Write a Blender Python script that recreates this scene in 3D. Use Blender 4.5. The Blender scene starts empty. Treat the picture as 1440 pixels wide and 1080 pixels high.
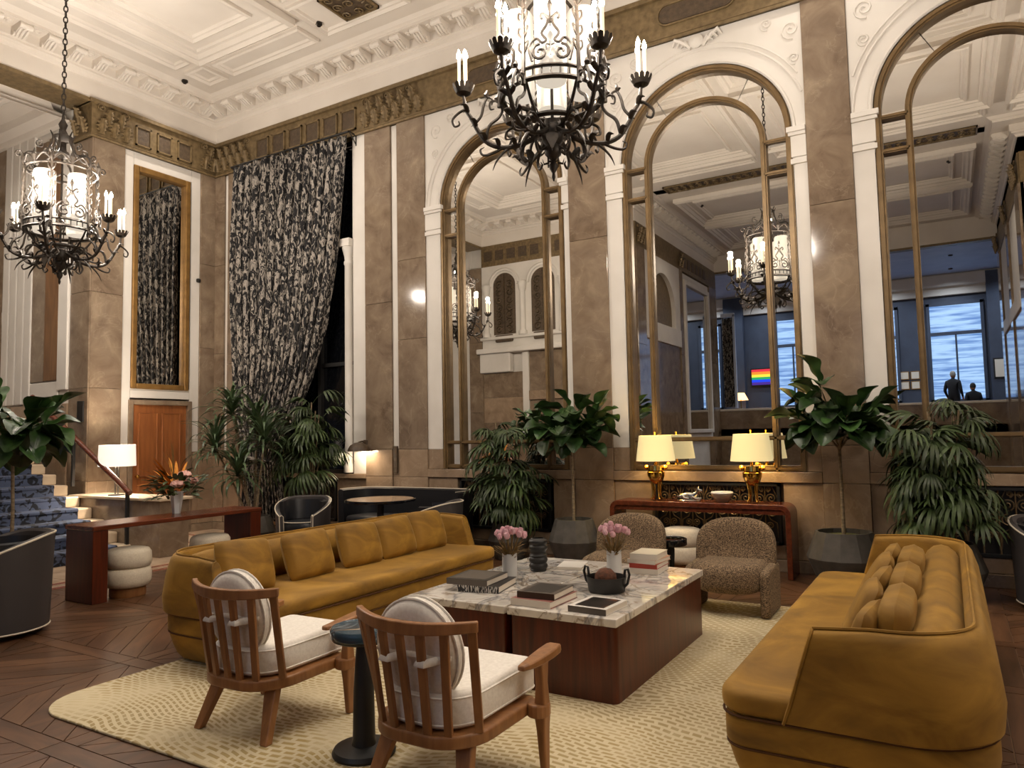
import bpy, math, random
from mathutils import Vector, Matrix, Euler
random.seed(7)
PI = math.pi
scene = bpy.context.scene
COL = scene.collection

# ------------------------------------------------------------------ camera
CAM = Vector((11.30, -8.4836, 1.55))
F_PX, PITCH, ROLL, YAW = 1026.2, math.radians(3.993), math.radians(-1.1324), math.radians(30.852)
Fv = Vector((-math.sin(YAW)*math.cos(PITCH), math.cos(YAW)*math.cos(PITCH), math.sin(PITCH)))
Rv = Vector((math.cos(YAW), math.sin(YAW), 0)); Uv = Rv.cross(Fv)
R2 = Rv*math.cos(ROLL)+Uv*math.sin(ROLL); U2 = -Rv*math.sin(ROLL)+Uv*math.cos(ROLL)
cam_d = bpy.data.cameras.new('camera'); cam_o = bpy.data.objects.new('camera', cam_d); COL.objects.link(cam_o)
cam_d.sensor_fit = 'HORIZONTAL'; cam_d.sensor_width = 36; cam_d.lens = F_PX/1440*36
cam_d.clip_start = .05; cam_d.clip_end = 200
cam_o.matrix_world = Matrix(((R2.x, U2.x, -Fv.x, CAM.x), (R2.y, U2.y, -Fv.y, CAM.y), (R2.z, U2.z, -Fv.z, CAM.z), (0, 0, 0, 1)))
scene.camera = cam_o

# ------------------------------------------------------------------ world, exposure
w = bpy.data.worlds.new('dusk'); scene.world = w; w.use_nodes = True
w.node_tree.nodes['Background'].inputs[0].default_value = (.30, .42, .62, 1)
w.node_tree.nodes['Background'].inputs[1].default_value = .6
vs = scene.view_settings
vs.view_transform = 'Standard'; vs.look = 'None'; vs.gamma = 1; vs.use_curve_mapping = False
vs.exposure = 0.12
try:
    scene.cycles.use_denoising = True
    scene.cycles.max_bounces = 10; scene.cycles.diffuse_bounces = 5; scene.cycles.glossy_bounces = 6
    scene.cycles.transmission_bounces = 6; scene.cycles.sample_clamp_indirect = 6
    scene.cycles.caustics_reflective = False; scene.cycles.caustics_refractive = False
except Exception:
    pass
CHAND_W = 78.0      # watts for one candle cluster of a chandelier
SPOT_W = 100.0      # watts for one recessed ceiling spotlight
WARM = (1.0, .89, .77)

# ------------------------------------------------------------------ helpers
def S(r, g, b):
    f = lambda c: (c/255/12.92) if c/255 <= .04045 else ((c/255+.055)/1.055)**2.4
    return (f(r), f(g), f(b), 1)

class MB:
    """collects geometry for one mesh object"""
    def __init__(self): self.v = []; self.f = []
    def add(self, vs_, fs):
        n = len(self.v); self.v += [tuple(p) for p in vs_]; self.f += [tuple(i+n for i in q) for q in fs]; return self
    def box(self, x0, y0, z0, x1, y1, z1):
        x0, x1 = min(x0, x1), max(x0, x1); y0, y1 = min(y0, y1), max(y0, y1); z0, z1 = min(z0, z1), max(z0, z1)
        return self.add([(x0,y0,z0),(x1,y0,z0),(x1,y1,z0),(x0,y1,z0),(x0,y0,z1),(x1,y0,z1),(x1,y1,z1),(x0,y1,z1)],
                        [(0,3,2,1),(4,5,6,7),(0,1,5,4),(1,2,6,5),(2,3,7,6),(3,0,4,7)])
    def loft(self, rings, closed=True, cap=True):
        n = len(rings[0]); vv = [p for r in rings for p in r]; ff = []
        for i in range(len(rings)-1):
            for j in range(n if closed else n-1):
                a = i*n+j; b = i*n+(j+1) % n
                ff.append((a, b, b+n, a+n))
        if cap and closed:
            ff.append(tuple(range(n-1, -1, -1))); k = (len(rings)-1)*n; ff.append(tuple(range(k, k+n)))
        return self.add(vv, ff)
    def tube(self, pts, r, n=6, closed=False, flat=1.0):
        pts = [Vector(p) for p in pts]; m = len(pts); rs = r if isinstance(r, (list, tuple)) else [r]*m
        rings = []; nrm = None
        for i, p in enumerate(pts):
            t = (pts[(i+1) % m]-pts[i-1]) if closed else (pts[min(i+1, m-1)]-pts[max(i-1, 0)])
            if t.length < 1e-9: t = Vector((0, 0, 1))
            t.normalize()
            if nrm is None: nrm = t.orthogonal().normalized()
            nrm = (nrm-t*nrm.dot(t))
            if nrm.length < 1e-6: nrm = t.orthogonal()
            nrm.normalize(); b = t.cross(nrm)
            rings.append([p+nrm*math.cos(2*PI*k/n)*rs[i]+b*math.sin(2*PI*k/n)*rs[i]*flat for k in range(n)])
        if closed: rings.append(rings[0])
        return self.loft(rings, cap=not closed)
    def curve(self, pts, r, n=6, k=4, flat=1.0):
        q = smooth(pts, k); rr = lerpl(list(r), len(q)) if isinstance(r, (list, tuple)) else r
        return self.tube(q, rr, n, flat=flat)
    def lathe(self, prof, n=24, c=(0, 0, 0), cap=True):
        return self.loft([[(c[0]+r*math.cos(2*PI*k/n), c[1]+r*math.sin(2*PI*k/n), c[2]+z) for k in range(n)] for r, z in prof], cap=cap)
    def prism(self, poly, fn, d0, d1):
        """poly 2-D outline (ccw), fn(u, v, d) -> 3-D, extruded from d0 to d1"""
        return self.loft([[fn(u, v, d) for u, v in poly] for d in (d0, d1)])
    def grid(self, fn, nu, nv):
        vv = [fn(i/nu, j/nv) for j in range(nv+1) for i in range(nu+1)]
        ff = [(j*(nu+1)+i, j*(nu+1)+i+1, (j+1)*(nu+1)+i+1, (j+1)*(nu+1)+i) for j in range(nv) for i in range(nu)]
        return self.add(vv, ff)
    def xf(self, M):
        self.v = [tuple(M @ Vector(p)) for p in self.v]; return self
    def mesh(self, name, m, smooth=False):
        me = bpy.data.meshes.new(name); me.from_pydata(self.v, [], self.f); me.update()
        if m: me.materials.append(M[m] if isinstance(m, str) else m)
        if smooth:
            for p in me.polygons: p.use_smooth = True
            try: me.set_sharp_from_angle(angle=math.radians(50 if smooth is True else smooth))
            except Exception: pass
        return me
    def build(self, name, m, parent=None, smooth=False, bevel=0, seg=2, sub=0, loc=None, rot=None, fix=True):
        o = bpy.data.objects.new(name, self.mesh(name, m, smooth)); COL.objects.link(o)
        if parent: o.parent = parent
        if loc: o.location = loc
        if rot: o.rotation_euler = rot
        if bevel:
            b = o.modifiers.new('bevel', 'BEVEL'); b.width = bevel; b.segments = seg; b.limit_method = 'ANGLE'; b.angle_limit = math.radians(40)
        if sub:
            s = o.modifiers.new('sub', 'SUBSURF'); s.levels = sub; s.render_levels = sub
        return o

def link(name, me, parent=None, loc=(0, 0, 0), rot=(0, 0, 0), sc=(1, 1, 1)):
    o = bpy.data.objects.new(name, me); COL.objects.link(o)
    if parent: o.parent = parent
    o.location = loc; o.rotation_euler = rot; o.scale = sc if isinstance(sc, (tuple, list)) else (sc,)*3
    return o
def tag(o, label, cat, group=None):
    o['label'] = label; o['category'] = cat
    if group: o['group'] = group
    return o
def thing(name, label, cat, loc=(0, 0, 0), rz=0, group=None):
    o = bpy.data.objects.new(name, None); COL.objects.link(o); o.empty_display_size = .1
    o.location = loc; o.rotation_euler = (0, 0, rz); return tag(o, label, cat, group)
def struct(o): o['kind'] = 'structure'; return o
def copy_tree(o, parent=None):
    c = o.copy(); COL.objects.link(c); c.parent = parent
    for ch in list(o.children): copy_tree(ch, c)
    return c
def light(name, kind, loc, energy, color, parent=None, size=.05, rot=None, spot=None, blend=.6):
    d = bpy.data.lights.new(name, kind); d.energy = energy; d.color = color
    if kind in ('POINT', 'SPOT'): d.shadow_soft_size = size
    if kind == 'SPOT': d.spot_size = spot; d.spot_blend = blend
    if kind == 'AREA': d.shape = 'RECTANGLE'; d.size, d.size_y = size
    o = bpy.data.objects.new(name, d); COL.objects.link(o); o.location = loc
    if rot: o.rotation_euler = rot
    if parent: o.parent = parent
    return o
def arc(cx, cy, r, a0, a1, n): return [(cx+r*math.cos(a0+(a1-a0)*i/n), cy+r*math.sin(a0+(a1-a0)*i/n)) for i in range(n+1)]
def rrect(x0, y0, x1, y1, r, n=5):
    """rounded rectangle outline, r = one radius or four (x0y0, x1y0, x1y1, x0y1)"""
    if not isinstance(r, (tuple, list)): r = (r,)*4
    return (arc(x0+r[0], y0+r[0], r[0], PI, 1.5*PI, n)+arc(x1-r[1], y0+r[1], r[1], 1.5*PI, 2*PI, n) +
            arc(x1-r[2], y1-r[2], r[2], 0, .5*PI, n)+arc(x0+r[3], y1-r[3], r[3], .5*PI, PI, n))
def offset_poly(poly, d):
    n = len(poly); out = []
    for i in range(n):
        p0 = Vector(poly[i-1]); p = Vector(poly[i]); p1 = Vector(poly[(i+1) % n])
        t = p1-p0
        if t.length < 1e-9: out.append(poly[i]); continue
        t.normalize(); out.append((p.x-t.y*d, p.y+t.x*d))
    return out       # positive d = inward for ccw outlines
def pad(poly, z0, z1, r, steps=4):
    """soft slab: outline extruded with rolled top and bottom edges"""
    mb = MB(); rings = []
    for i in range(steps+1):
        a = PI/2*i/steps; rings.append([(x, y, z0+r*(1-math.sin(a))) for x, y in offset_poly(poly, r*(1-math.cos(PI/2-a)))] if False else
                                      [(x, y, z0+r-r*math.cos(a)) for x, y in offset_poly(poly, r*(1-math.sin(a)))])
    for i in range(steps+1):
        a = PI/2*i/steps; rings.append([(x, y, z1-r+r*math.sin(a)) for x, y in offset_poly(poly, r*(1-math.cos(a)))])
    mb.loft(rings); return mb
def pillow(wd, h, t, p=3.2, n=14, pinch=.06):
    """a stuffed cushion standing in the x-z plane, its thickness along y"""
    mb = MB()
    def side(s):
        def fn(u, v):
            a = u*2-1; b = v*2-1
            e = max(0, 1-abs(a)**p)*max(0, 1-abs(b)**p)
            k = 1-pinch*(1-abs(a)**2)*(abs(b)**6); kk = 1-pinch*(1-abs(b)**2)*(abs(a)**6)
            rr = 1-.10*(abs(a)*abs(b))**3
            return (a*wd/2*kk*rr, s*t/2*e**.42, b*h/2*k*rr)
        return fn
    g = MB().grid(side(-1), n, n); mb.add(g.v, g.f)
    g = MB().grid(side(1), n, n); mb.add(g.v, [q[::-1] for q in g.f])
    return mb
def smooth(pts, k=4):
    """Catmull-Rom resampling of a control polyline"""
    P = [Vector(p) for p in pts]; P = [P[0]*2-P[1]]+P+[P[-1]*2-P[-2]]; out = []
    for i in range(1, len(P)-2):
        for j in range(k):
            t = j/k; a, b, c, d = P[i-1:i+3]
            out.append(.5*((2*b)+(c-a)*t+(2*a-5*b+4*c-d)*t*t+(3*b-a-3*c+d)*t*t*t))
    return out+[P[-2]]
def lerpl(rs, n):
    return [rs[min(int(i*(len(rs)-1)/(n-1)), len(rs)-2)]*(1-(i*(len(rs)-1)/(n-1)-min(int(i*(len(rs)-1)/(n-1)), len(rs)-2)))+rs[min(int(i*(len(rs)-1)/(n-1)), len(rs)-2)+1]*(i*(len(rs)-1)/(n-1)-min(int(i*(len(rs)-1)/(n-1)), len(rs)-2)) for i in range(n)]
def spiral(c, r0, r1, a0, turns, n=22):
    return [(c[0]+(r0+(r1-r0)*i/n)*math.cos(a0+turns*2*PI*i/n), c[1]+(r0+(r1-r0)*i/n)*math.sin(a0+turns*2*PI*i/n)) for i in range(n+1)]

# ------------------------------------------------------------------ materials (all procedural)
M = {}
def nodes(name):
    m = bpy.data.materials.new(name); m.use_nodes = True; M[name] = m
    nt = m.node_tree; return m, nt, nt.nodes['Principled BSDF']
def N(nt, typ, **kw):
    n = nt.nodes.new(typ)
    for k, v in kw.items():
        if k in n.inputs: n.inputs[k].default_value = v
        else: setattr(n, k, v)
    return n
def ramp(nt, stops, interp='LINEAR'):
    r = nt.nodes.new('ShaderNodeValToRGB'); e = r.color_ramp.elements; r.color_ramp.interpolation = interp
    while len(e) < len(stops): e.new(.5)
    for i, (p, c) in enumerate(stops): e[i].position = p; e[i].color = c
    return r
def coords(nt, scale=(1, 1, 1), rot=(0, 0, 0), kind='Object'):
    tc = nt.nodes.new('ShaderNodeTexCoord'); mp = nt.nodes.new('ShaderNodeMapping')
    mp.inputs['Scale'].default_value = scale; mp.inputs['Rotation'].default_value = rot
    nt.links.new(tc.outputs[kind], mp.inputs['Vector']); return mp.outputs['Vector']
def bump(nt, b, h, strength=.2, dist=.01):
    bn = N(nt, 'ShaderNodeBump', Strength=strength, Distance=dist)
    nt.links.new(h, bn.inputs['Height']); nt.links.new(bn.outputs['Normal'], b.inputs['Normal'])
def plain(name, c, rough=.5, metal=0, coat=0, sheen=0, emit=None, es=1, spec=None):
    m, nt, b = nodes(name); b.inputs['Base Color'].default_value = c; b.inputs['Roughness'].default_value = rough
    b.inputs['Metallic'].default_value = metal; b.inputs['Coat Weight'].default_value = coat
    if sheen: b.inputs['Sheen Weight'].default_value = sheen; b.inputs['Sheen Roughness'].default_value = .35
    if spec is not None: b.inputs['Specular IOR Level'].default_value = spec
    if emit: b.inputs['Emission Color'].default_value = emit; b.inputs['Emission Strength'].default_value = es
    return m
def noisy(name, stops, scale=(5, 5, 5), detail=6, rough=.5, metal=0, dist=0, bmp=0, bd=.01, nrough=.55, coat=0, sheen=0, rnd=0, rot=(0, 0, 0), bscale=None):
    m, nt, b = nodes(name); v = coords(nt, scale, rot)
    if rnd:
        oi = nt.nodes.new('ShaderNodeObjectInfo'); vm = N(nt, 'ShaderNodeVectorMath', operation='ADD')
        mu = N(nt, 'ShaderNodeMath', operation='MULTIPLY'); mu.inputs[1].default_value = 37.0
        nt.links.new(oi.outputs['Random'], mu.inputs[0]); nt.links.new(v, vm.inputs[0]); nt.links.new(mu.outputs[0], vm.inputs[1]); v = vm.outputs[0]
    n = N(nt, 'ShaderNodeTexNoise', Scale=1.0, Detail=float(detail), Roughness=nrough, Distortion=float(dist))
    nt.links.new(v, n.inputs['Vector']); r = ramp(nt, stops); nt.links.new(n.outputs['Fac'], r.inputs['Fac'])
    col = r.outputs['Color']
    if rnd:
        hs = N(nt, 'ShaderNodeHueSaturation'); mr = N(nt, 'ShaderNodeMapRange'); mr.inputs['To Min'].default_value = 1-rnd; mr.inputs['To Max'].default_value = 1+rnd
        nt.links.new(oi.outputs['Random'], mr.inputs['Value']); nt.links.new(mr.outputs[0], hs.inputs['Value']); nt.links.new(col, hs.inputs['Color']); col = hs.outputs['Color']
    nt.links.new(col, b.inputs['Base Color'])
    b.inputs['Roughness'].default_value = rough; b.inputs['Metallic'].default_value = metal; b.inputs['Coat Weight'].default_value = coat
    if sheen: b.inputs['Sheen Weight'].default_value = sheen; b.inputs['Sheen Roughness'].default_value = .4; b.inputs['Sheen Tint'].default_value = (1, .72, .3, 1)
    if bmp:
        h = n.outputs['Fac']
        if bscale:
            n2 = N(nt, 'ShaderNodeTexNoise', Scale=float(bscale), Detail=3.0); nt.links.new(coords(nt), n2.inputs['Vector']); h = n2.outputs['Fac']
        bump(nt, b, h, bmp, bd)
    return m
def veined(name, base_stops, vein, vscale, bscale, width=.03, rough=.25, coat=0, rnd=.0, vein2=None, amount=1.0):
    """stone: cloudy ground colour with thin wandering veins"""
    m, nt, b = nodes(name); v = coords(nt)
    if rnd:
        oi = nt.nodes.new('ShaderNodeObjectInfo'); vm = N(nt, 'ShaderNodeVectorMath', operation='ADD'); mu = N(nt, 'ShaderNodeMath', operation='MULTIPLY'); mu.inputs[1].default_value = 53.0
        nt.links.new(oi.outputs['Random'], mu.inputs[0]); nt.links.new(v, vm.inputs[0]); nt.links.new(mu.outputs[0], vm.inputs[1]); v = vm.outputs[0]
    n = N(nt, 'ShaderNodeTexNoise', Scale=bscale, Detail=8.0, Roughness=.62, Distortion=.6); nt.links.new(v, n.inputs['Vector'])
    r = ramp(nt, base_stops); nt.links.new(n.outputs['Fac'], r.inputs['Fac']); col = r.outputs['Color']
    for i, (vc, sc, wd) in enumerate([(vein, vscale, width)]+([(vein2, vscale*.55, width*1.6)] if vein2 else [])):
        n2 = N(nt, 'ShaderNodeTexNoise', Scale=sc, Detail=5.0, Roughness=.55, Distortion=1.1+.6*i); nt.links.new(v, n2.inputs['Vector'])
        r2 = ramp(nt, [(.5-wd, (0, 0, 0, 1)), (.5, (amount,)*3+(1,)), (.5+wd, (0, 0, 0, 1))]); nt.links.new(n2.outputs['Fac'], r2.inputs['Fac'])
        mx = N(nt, 'ShaderNodeMix', data_type='RGBA'); nt.links.new(r2.outputs['Color'], mx.inputs['Factor']); nt.links.new(col, mx.inputs[6]); mx.inputs[7].default_value = vc; col = mx.outputs[2]
    nt.links.new(col, b.inputs['Base Color']); b.inputs['Roughness'].default_value = rough; b.inputs['Coat Weight'].default_value = coat
    return m
def pattern(name, ground, figure, scale, lo=.47, hi=.53, dist=1.5, third=None, rough=.85, detail=2.5, bmp=0):
    """woven or printed two-tone blotch pattern"""
    m, nt, b = nodes(name); v = coords(nt, scale)
    n = N(nt, 'ShaderNodeTexNoise', Scale=1.0, Detail=detail, Roughness=.6, Distortion=dist); nt.links.new(v, n.inputs['Vector'])
    r = ramp(nt, [(lo, ground), (hi, figure)]+([(min(.99, hi+.12), third)] if third else [])); nt.links.new(n.outputs['Fac'], r.inputs['Fac'])
    nt.links.new(r.outputs['Color'], b.inputs['Base Color']); b.inputs['Roughness'].default_value = rough
    if bmp: bump(nt, b, n.outputs['Fac'], bmp, .004)
    return m

veined('marble_brown', [(.28, S(94, 79, 64)), (.45, S(120, 103, 86)), (.6, S(134, 117, 98)), (.78, S(156, 140, 119))], S(178, 162, 140), 1.3, 2.6, .008, .10, rnd=1, amount=.2)
veined('marble_beige', [(.25, S(126, 106, 86)), (.5, S(148, 127, 105)), (.75, S(166, 145, 122))], S(186, 166, 142), 1.3, 3.0, .010, .18, rnd=1, amount=.3)
veined('marble_top', [(.3, S(198, 190, 180)), (.55, S(228, 222, 212)), (.75, S(238, 233, 224))], S(128, 104, 74), 3.2, 3.2, .03, .08, vein2=S(120, 124, 132), coat=.3, amount=.75)
noisy('plaster', [(.3, S(204, 199, 191)), (.7, S(217, 212, 205))], (1.5, 1.5, 1.5), 3, .6, bmp=.05, bscale=9)
noisy('ceiling_paint', [(.3, S(214, 206, 196)), (.7, S(224, 217, 208))], (1.2, 1.2, 1.2), 3, .7)
noisy('bronze_paint', [(.3, S(98, 82, 56)), (.7, S(132, 112, 80))], (14, 14, 14), 6, .45, bmp=.35, bd=.02, metal=.15)
noisy('bronze_dark', [(.3, S(66, 54, 42)), (.7, S(92, 76, 58))], (20, 20, 20), 6, .5, bmp=.4, bd=.02)
noisy('gilt', [(.3, S(122, 90, 48)), (.7, S(152, 116, 64))], (6, 6, 6), 4, .42, metal=.45)
noisy('brass_frame', [(.3, S(104, 84, 56)), (.7, S(128, 104, 70))], (6, 6, 6), 4, .42, metal=.45)
plain('mirror', (.80, .79, .76, 1), .004, 1)
noisy('iron', [(.3, S(34, 29, 24)), (.7, S(60, 51, 42))], (30, 30, 30), 4, .5, metal=.35)
noisy('iron_gilt', [(.3, S(58, 48, 36)), (.7, S(92, 77, 56))], (30, 30, 30), 4, .5, metal=.4)
noisy('vent_bronze', [(.3, S(92, 76, 54)), (.7, S(124, 104, 76))], (30, 30, 30), 4, .4, metal=.6)
plain('candle', S(236, 226, 204), .5, emit=S(255, 226, 180), es=.9)
plain('bulb', S(255, 240, 220), .3, emit=(1, .84, .62, 1), es=40)
plain('opal_glass', (.34, .31, .26, 1), .4, emit=(1, .88, .72, 1), es=.6)
plain('lamp_shade', S(236, 214, 140), .8, emit=(1, .80, .42, 1), es=.55)
plain('white_shade', S(246, 240, 230), .8, emit=(1, .90, .76, 1), es=.7)
noisy('velvet', [(.25, S(96, 66, 10)), (.5, S(136, 98, 22)), (.78, S(176, 132, 44))], (2.4, 2.4, 5), 6, .75, dist=.9, sheen=.22, bmp=.05, bscale=30)
plain('velvet_seam', S(78, 46, 14), .9)
noisy('walnut', [(.3, S(124, 82, 46)), (.7, S(158, 109, 65))], (22, 22, 3), 5, .42, dist=.3, rnd=.06)
noisy('mahogany', [(.3, S(58, 20, 8)), (.7, S(94, 37, 15))], (26, 26, 1.6), 5, .32, dist=.4)
noisy('mahogany_flat', [(.3, S(72, 32, 18)), (.7, S(108, 52, 30))], (20, 1.8, 20), 5, .25, dist=.4)
noisy('oak_door', [(.3, S(128, 76, 40)), (.7, S(162, 100, 54))], (18, 18, 1.8), 5, .4, dist=.4)
noisy('panel_wood', [(.3, S(96, 66, 40)), (.7, S(130, 94, 60))], (18, 18, 1.8), 5, .4, dist=.4)
noisy('linen', [(.3, S(220, 214, 204)), (.7, S(236, 231, 222))], (60, 60, 60), 3, .9, bmp=.12, bd=.003)
noisy('cream_cloth', [(.3, S(206, 194, 172)), (.7, S(222, 211, 190))], (70, 70, 70), 3, .92, bmp=.15, bd=.003)
pattern('boucle', S(58, 45, 32), S(146, 122, 93), (95, 95, 150), .42, .60, .8, rough=.95, bmp=.7)
plain('black_leather', S(22, 23, 27), .38); plain('grey_leather', S(58, 54, 54), .5)
plain('white_piping', S(206, 196, 176), .6)
plain('black_matte', S(24, 23, 22), .45); plain('black_gloss', S(20, 22, 26), .12, coat=.4)
noisy('pot_clay', [(.3, S(62, 58, 52)), (.7, S(80, 75, 68))], (10, 10, 10), 4, .7)
noisy('soil', [(.3, S(60, 64, 34)), (.7, S(104, 104, 56))], (40, 40, 40), 4, .95, bmp=.8)
noisy('bark', [(.3, S(96, 82, 62)), (.7, S(146, 128, 100))], (14, 14, 40), 5, .8, bmp=.4)
noisy('fig_leaf', [(.3, S(26, 48, 22)), (.7, S(58, 88, 40))], (9, 9, 9), 3, .38, rnd=.35)
noisy('palm_leaf', [(.3, S(34, 48, 22)), (.7, S(66, 84, 42))], (9, 9, 9), 3, .5, rnd=.35)
noisy('dracaena_leaf', [(.3, S(40, 58, 36)), (.7, S(84, 104, 68))], (9, 9, 9), 3, .42, rnd=.3)
plain('blue_glass', S(36, 62, 76), .06, coat=.6)
plain('white_ceramic', S(214, 216, 216), .4); plain('silver', S(190, 190, 186), .2, 1); plain('gold_polish', S(206, 164, 82), .1, 1)
noisy('protea', [(.3, S(204, 146, 160)), (.7, S(232, 196, 202))], (30, 30, 30), 3, .7, rnd=.12)
noisy('dry_leaf', [(.3, S(104, 92, 56)), (.7, S(150, 116, 64))], (14, 14, 14), 3, .8, rnd=.2)
noisy('orange_bloom', [(.3, S(190, 110, 24)), (.7, S(222, 150, 44))], (30, 30, 30), 3, .8, rnd=.15)
noisy('peach_bloom', [(.3, S(232, 170, 160)), (.7, S(246, 206, 196))], (20, 20, 20), 3, .7)
noisy('pod_brown', [(.3, S(62, 38, 24)), (.7, S(122, 72, 46))], (30, 30, 30), 4, .8, bmp=.8)
pattern('curtain_cloth', S(13, 12, 15), S(164, 156, 146), (14, 24, 7.5), .50, .57, 1.3, third=S(100, 95, 92), rough=.9, detail=3)
pattern('stair_carpet', S(66, 76, 100), S(18, 20, 30), (9, 9, 9), .52, .56, .8, rough=.95, detail=1.5)
noisy('stair_stone', [(.3, S(188, 168, 142)), (.7, S(212, 194, 168))], (4, 4, 4), 5, .4)
noisy('parquet', [(.25, S(66, 44, 29)), (.5, S(90, 62, 42)), (.75, S(112, 80, 55))], (14, 2.2, 14), 6, .3, dist=.5, rnd=.22, bmp=.08, bd=.004)
noisy('floor_stone', [(.3, S(176, 150, 124)), (.7, S(206, 184, 158))], (3, 3, 3), 5, .18, rnd=.06)
noisy('floor_rose', [(.3, S(148, 86, 66)), (.7, S(176, 110, 86))], (4, 4, 4), 5, .18)
noisy('blue_wall', [(.3, S(54, 62, 80)), (.7, S(63, 73, 92))], (2, 2, 2), 3, .6)
noisy('blue_ceiling', [(.3, S(170, 182, 206)), (.7, S(186, 196, 216))], (2, 2, 2), 3, .6)
noisy('beige_reflection', [(.3, S(168, 140, 112)), (.7, S(186, 160, 132))], (20, 2, 20), 4, .16)  # reflection on the cafe tabletop, put into the colour
plain('night_glass', S(10, 11, 14), .05)
plain('paper', S(222, 214, 200), .8)
for nm, c in [('book_black', (28, 27, 27)), ('book_grey', (92, 84, 76)), ('book_slate', (54, 50, 46)), ('book_red', (176, 66, 50)), ('book_cream', (206, 198, 178)), ('book_peach', (206, 160, 132)), ('book_white', (224, 220, 212)), ('book_rose', (150, 96, 88)), ('book_brown', (70, 52, 38))]:
    plain(nm, S(*c), .4)
pattern('cover_photo', S(16, 12, 12), S(150, 96, 66), (9, 9, 9), .58, .72, .6, rough=.3)
pattern('spine_print', S(24, 23, 24), S(196, 192, 184), (110, 110, 24), .52, .54, .2, rough=.4, detail=1)
plain('skin', S(176, 130, 104), .6); plain('cloth_dark', S(24, 25, 30), .85); plain('hair_grey', S(150, 146, 140), .8); plain('hair_dark', S(36, 30, 26), .8)

def rug_material():
    m, nt, b = nodes('rug_wool'); v = coords(nt)
    n = N(nt, 'ShaderNodeTexNoise', Scale=.9, Detail=2.0); nt.links.new(v, n.inputs['Vector'])
    sub = N(nt, 'ShaderNodeVectorMath', operation='SUBTRACT'); nt.links.new(n.outputs['Color'], sub.inputs[0]); sub.inputs[1].default_value = (.5, .5, .5)
    sc = N(nt, 'ShaderNodeVectorMath', operation='SCALE'); sc.inputs['Scale'].default_value = .75; nt.links.new(sub.outputs[0], sc.inputs[0])
    add = N(nt, 'ShaderNodeVectorMath', operation='ADD'); nt.links.new(v, add.inputs[0]); nt.links.new(sc.outputs[0], add.inputs[1])
    br = nt.nodes.new('ShaderNodeTexBrick'); br.inputs['Scale'].default_value = 1
    br.inputs['Brick Width'].default_value = .074; br.inputs['Row Height'].default_value = .040; br.inputs['Mortar Size'].default_value = .0112; br.inputs['Mortar Smooth'].default_value = .25
    nt.links.new(add.outputs[0], br.inputs['Vector'])
    n2 = N(nt, 'ShaderNodeTexNoise', Scale=1.7, Detail=3.0); nt.links.new(v, n2.inputs['Vector'])
    r2 = ramp(nt, [(.44, S(206, 190, 154)), (.62, S(150, 124, 66))]); nt.links.new(n2.outputs['Fac'], r2.inputs['Fac'])
    n4 = N(nt, 'ShaderNodeTexNoise', Scale=.8, Detail=2.0); nt.links.new(v, n4.inputs['Vector'])
    r4 = ramp(nt, [(.3, S(170, 146, 92)), (.7, S(160, 144, 110))]); nt.links.new(n4.outputs['Fac'], r4.inputs['Fac'])
    r3 = ramp(nt, [(.36, (.12, .12, .12, 1)), (.5, (1, 1, 1, 1))]); nt.links.new(n2.outputs['Fac'], r3.inputs['Fac'])
    inv = N(nt, 'ShaderNodeMath', operation='SUBTRACT'); inv.inputs[0].default_value = 1; nt.links.new(br.outputs['Fac'], inv.inputs[1])
    mul = N(nt, 'ShaderNodeMath', operation='MULTIPLY'); nt.links.new(inv.outputs[0], mul.inputs[0]); nt.links.new(r3.outputs['Color'], mul.inputs[1])
    mx = N(nt, 'ShaderNodeMix', data_type='RGBA'); nt.links.new(mul.outputs[0], mx.inputs['Factor']); mx.inputs[6].default_value = S(204, 190, 156); nt.links.new(r4.outputs['Color'], mx.inputs[7])
    nt.links.new(mx.outputs[2], b.inputs['Base Color']); b.inputs['Roughness'].default_value = .95
    n5 = N(nt, 'ShaderNodeTexNoise', Scale=160.0, Detail=2.0); nt.links.new(v, n5.inputs['Vector'])
    sm = N(nt, 'ShaderNodeMath', operation='ADD'); nt.links.new(n5.outputs['Fac'], sm.inputs[0]); nt.links.new(inv.outputs[0], sm.inputs[1]); bump(nt, b, sm.outputs[0], .35, .006)
rug_material()
def window_material():
    """daylight behind a striped blind"""
    m, nt, b = nodes('daylight_pane'); v = coords(nt, (1, 1, 14))
    n = N(nt, 'ShaderNodeTexNoise', Scale=1.0, Detail=3.0); nt.links.new(v, n.inputs['Vector'])
    r = ramp(nt, [(.35, S(70, 112, 176)), (.6, S(150, 186, 230))]); nt.links.new(n.outputs['Fac'], r.inputs['Fac'])
    b.inputs['Base Color'].default_value = (.1, .12, .15, 1); nt.links.new(r.outputs['Color'], b.inputs['Emission Color']); b.inputs['Emission Strength'].default_value = 1.5
window_material()
def rainbow_material():
    m, nt, b = nodes('rainbow_screen'); tc = nt.nodes.new('ShaderNodeTexCoord'); sp = nt.nodes.new('ShaderNodeSeparateXYZ'); nt.links.new(tc.outputs['Generated'], sp.inputs[0])
    r = ramp(nt, [(0, S(60, 30, 130)), (.17, S(20, 60, 220)), (.34, S(30, 150, 90)), (.5, S(240, 210, 60)), (.67, S(240, 130, 40)), (.84, S(210, 40, 60))], 'CONSTANT')
    nt.links.new(sp.outputs['Z'], r.inputs['Fac']); nt.links.new(r.outputs['Color'], b.inputs['Emission Color']); b.inputs['Emission Strength'].default_value = 1.6; b.inputs['Base Color'].default_value = (.01, .01, .01, 1)
rainbow_material()
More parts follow.
